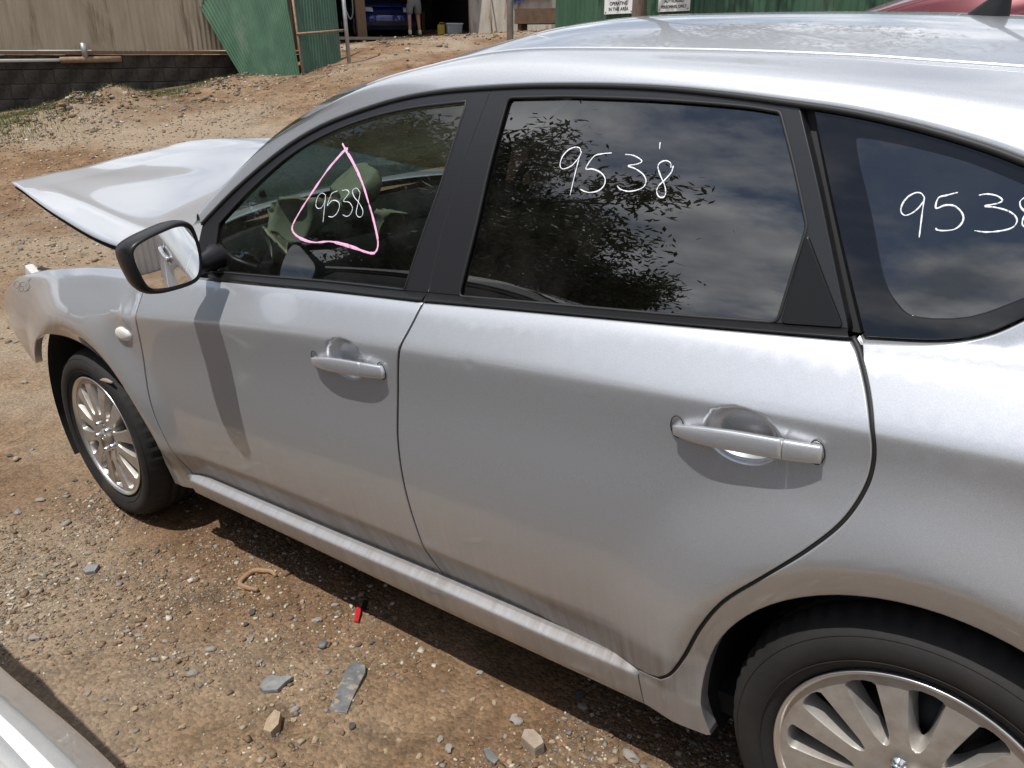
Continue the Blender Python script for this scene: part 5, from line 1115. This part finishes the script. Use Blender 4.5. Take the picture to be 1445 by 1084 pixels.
sf = lthing('pale_shed', 'pale ribbed iron shed beyond the tail of the silver car', 'shed', (0, 0, 0)); corr_run(sf, (6.9, -3.4), (9.0, .6), -.5, 1.15, 'pale_iron', .76); corr_run(sf, (9.0, .6), (9.0, 4.0), -.5, 1.15, 'pale_iron', .76)

# -- grass at the foot of the wall
def grass(name, a, b, ra, rb, n, label):
    A_ = rng.normal(a, ra, n); B_ = rng.normal(b, rb, n); V = []; F = []
    for x_, y_ in zip(A_, B_):
        P = LM @ Vector((x_, y_, 1.)); z_ = float(ground_z(P.x, P.y)); w_ = rng.uniform(.003, .007); h_ = rng.uniform(.02, .07); th = rng.uniform(0, 6.28); dx, dy = rng.normal(0, .02, 2)
        i = len(V); V += [(P.x-w_*math.cos(th), P.y-w_*math.sin(th), z_), (P.x+w_*math.cos(th), P.y+w_*math.sin(th), z_), (P.x+dx, P.y+dy, z_+h_)]; F.append((i, i+1, i+2))
    o = obj(name, V, F, 'grass', smooth=False); o['kind'] = 'stuff'; o['label'] = label
mottled('grass', (.09, .115, .03), (.17, .165, .06), 3, .8)
grass('grass', -9.75, 3.75, .55, .55, 5200, 'short dry grass at the foot of the block footing'); grass('grass', -9.55, 5.95, .22, .55, 2600, 'strip of short grass beside the spoil heap')

# ------------------------------------------------------------------ other cars: one whole hatchback, copied
proto = thing('parked_car', 'white parked car beside the silver hatchback, its bonnet towards the photographer', 'car', group='other cars in the yard')
build_car(proto, 'white_paint', False)
proto.matrix_world = Matrix.Translation((2.05, -.865, 0)) @ Matrix.Rotation(math.pi, 4, 'Z')
def copy_car(label, M_, pm):
    r = proto.copy(); COL.objects.link(r); r['label'] = label; r.matrix_world = M_
    def rec(src, dst):
        for ch in list(src.children):
            c_ = ch.copy(); COL.objects.link(c_); c_.parent = dst; c_.matrix_parent_inverse = ch.matrix_parent_inverse.copy()
            for sl in c_.material_slots:
                if sl.material == MATS['white_paint']: sl.link = 'OBJECT'; sl.material = MATS[pm]
            rec(ch, c_)
    rec(proto, r); return r
gz = float(max(ground_z(1.75, 4.3), ground_z(1.75, 5.8), ground_z(4.37, 4.3)))
copy_car('dark red parked car in front of the green fence', Matrix.Translation((1.75, 4.2, gz)), 'red_paint')
fdir = Vector((float(inn[0]), float(inn[1]), 0)); ang = math.atan2(fdir.y, fdir.x)      # tail points into the shed
nose = Vector((-15.35, 16.30, FL+.02)); Mb = LM @ Matrix.Translation(nose) @ Matrix.Rotation(ang, 4, 'Z') @ Matrix.Translation((.90, -.87, 0))
copy_car('blue car parked nose out inside the workshop', Mb, 'blue_paint')

# ------------------------------------------------------------------ the mechanic, bent over the blue car
def skin(name, pts, edges, rad, m, parent, sub=2, root=0):
    me = bpy.data.meshes.new(name); me.from_pydata(pts, edges, []); 
    o = link(bpy.data.objects.new(name, me), parent)
    sm = o.modifiers.new('skin', 'SKIN')
    for i, r_ in enumerate(rad): me.skin_vertices[0].data[i].radius = (r_, r_) if np.isscalar(r_) else r_
    for i in range(len(pts)): me.skin_vertices[0].data[i].use_root = (i == root)
    o.modifiers.new('sub', 'SUBSURF').levels = sub; o.modifiers['sub'].render_levels = sub
    me.materials.append(MATS[m]); return o
pe = lthing('person', 'person in grey shorts, pale socks and dark boots leaning over the blue car', 'person', (-14.22, 16.12, FL), ang)
# local x = the way he faces
B_ = [(0, 0, .96), (.05, 0, 1.10), (.20, 0, 1.28), (.36, 0, 1.40), (.44, 0, 1.45), (.53, 0, 1.48), (.60, 0, 1.47),
      (0, .10, .90), (.03, .12, .52), (-.03, .13, .10), (.10, .14, .045), (0, -.10, .90), (.10, -.13, .52), (.08, -.16, .10), (.21, -.17, .045),
      (.33, .19, 1.36), (.50, .26, 1.14), (.70, .20, 1.02), (.77, .18, 1.00), (.33, -.19, 1.36), (.52, -.25, 1.15), (.72, -.16, 1.03), (.79, -.14, 1.01)]
E_ = [(0, 1), (1, 2), (2, 3), (3, 4), (4, 5), (5, 6), (0, 7), (7, 8), (8, 9), (9, 10), (0, 11), (11, 12), (12, 13), (13, 14), (3, 15), (15, 16), (16, 17), (17, 18), (3, 19), (19, 20), (20, 21), (21, 22)]
R_ = [(.15, .11), (.15, .11), (.165, .115), (.13, .10), .055, .10, .075, .085, .058, .040, .038, .085, .058, .040, .038, .06, .045, .032, .035, .06, .045, .032, .035]
for hb, y_, sg in ((18, .18, 1), (22, -.14, -1)):
    bx, by, bz = B_[hb]
    for k in range(4):
        i = len(B_); o_ = (k-1.5)*.019; B_ += [(bx+.045, by+o_, bz-.01), (bx+.075-.006*abs(k-1.4), by+o_*1.1, bz-.035)]; E_ += [(hb, i), (i, i+1)]; R_ += [.010, .008]
    i = len(B_); B_ += [(bx+.01, by-sg*.045, bz-.012), (bx+.035, by-sg*.055, bz-.03)]; E_ += [(hb, i), (i, i+1)]; R_ += [.011, .009]
skin('body', B_, E_, R_, 'skin', pe)
skin('shorts', [(0, 0, 1.0), (-.01, 0, .93), (0, .105, .86), (.02, .12, .56), (.01, -.105, .86), (.10, -.135, .56)], [(0, 1), (1, 2), (2, 3), (1, 4), (4, 5)], [(.17, .135), (.17, .145), .118, .098, .118, .098], 'shorts_grey', pe)
skin('shirt', [(.0, 0, .99), (.07, 0, 1.12), (.20, 0, 1.28), (.36, 0, 1.40), (.34, .20, 1.35), (.42, .25, 1.22), (.34, -.20, 1.35), (.43, -.25, 1.22)], [(0, 1), (1, 2), (2, 3), (3, 4), (4, 5), (3, 6), (6, 7)], [(.165, .13), (.175, .135), (.185, .135), (.14, .115), .08, .068, .08, .068], 'shirt', pe)
skin('hair', [(.50, 0, 1.52), (.54, 0, 1.54), (.60, 0, 1.52)], [(0, 1), (1, 2)], [.085, .09, .07], 'hair', pe)
for (x_, y_), (kx, ky) in zip(((-.03, .13), (.08, -.16)), ((.0, .127), (.085, -.15))):
    V, F = tube_geo([(x_, y_, .09), (x_, y_, .13), (x_+.2*(kx-x_), y_, .20)], [.050, .047, .048], 12); obj('sock', V, F, 'sock', pe)
    skin('boot', [(x_-.035, y_, .055), (x_, y_, .13), (x_+.01, y_, .05), (x_+.12, y_, .045), (x_+.19, y_, .04)], [(1, 2), (2, 0), (2, 3), (3, 4)], [.048, .056, .058, .050, .040], 'boot', pe, 2, 2)
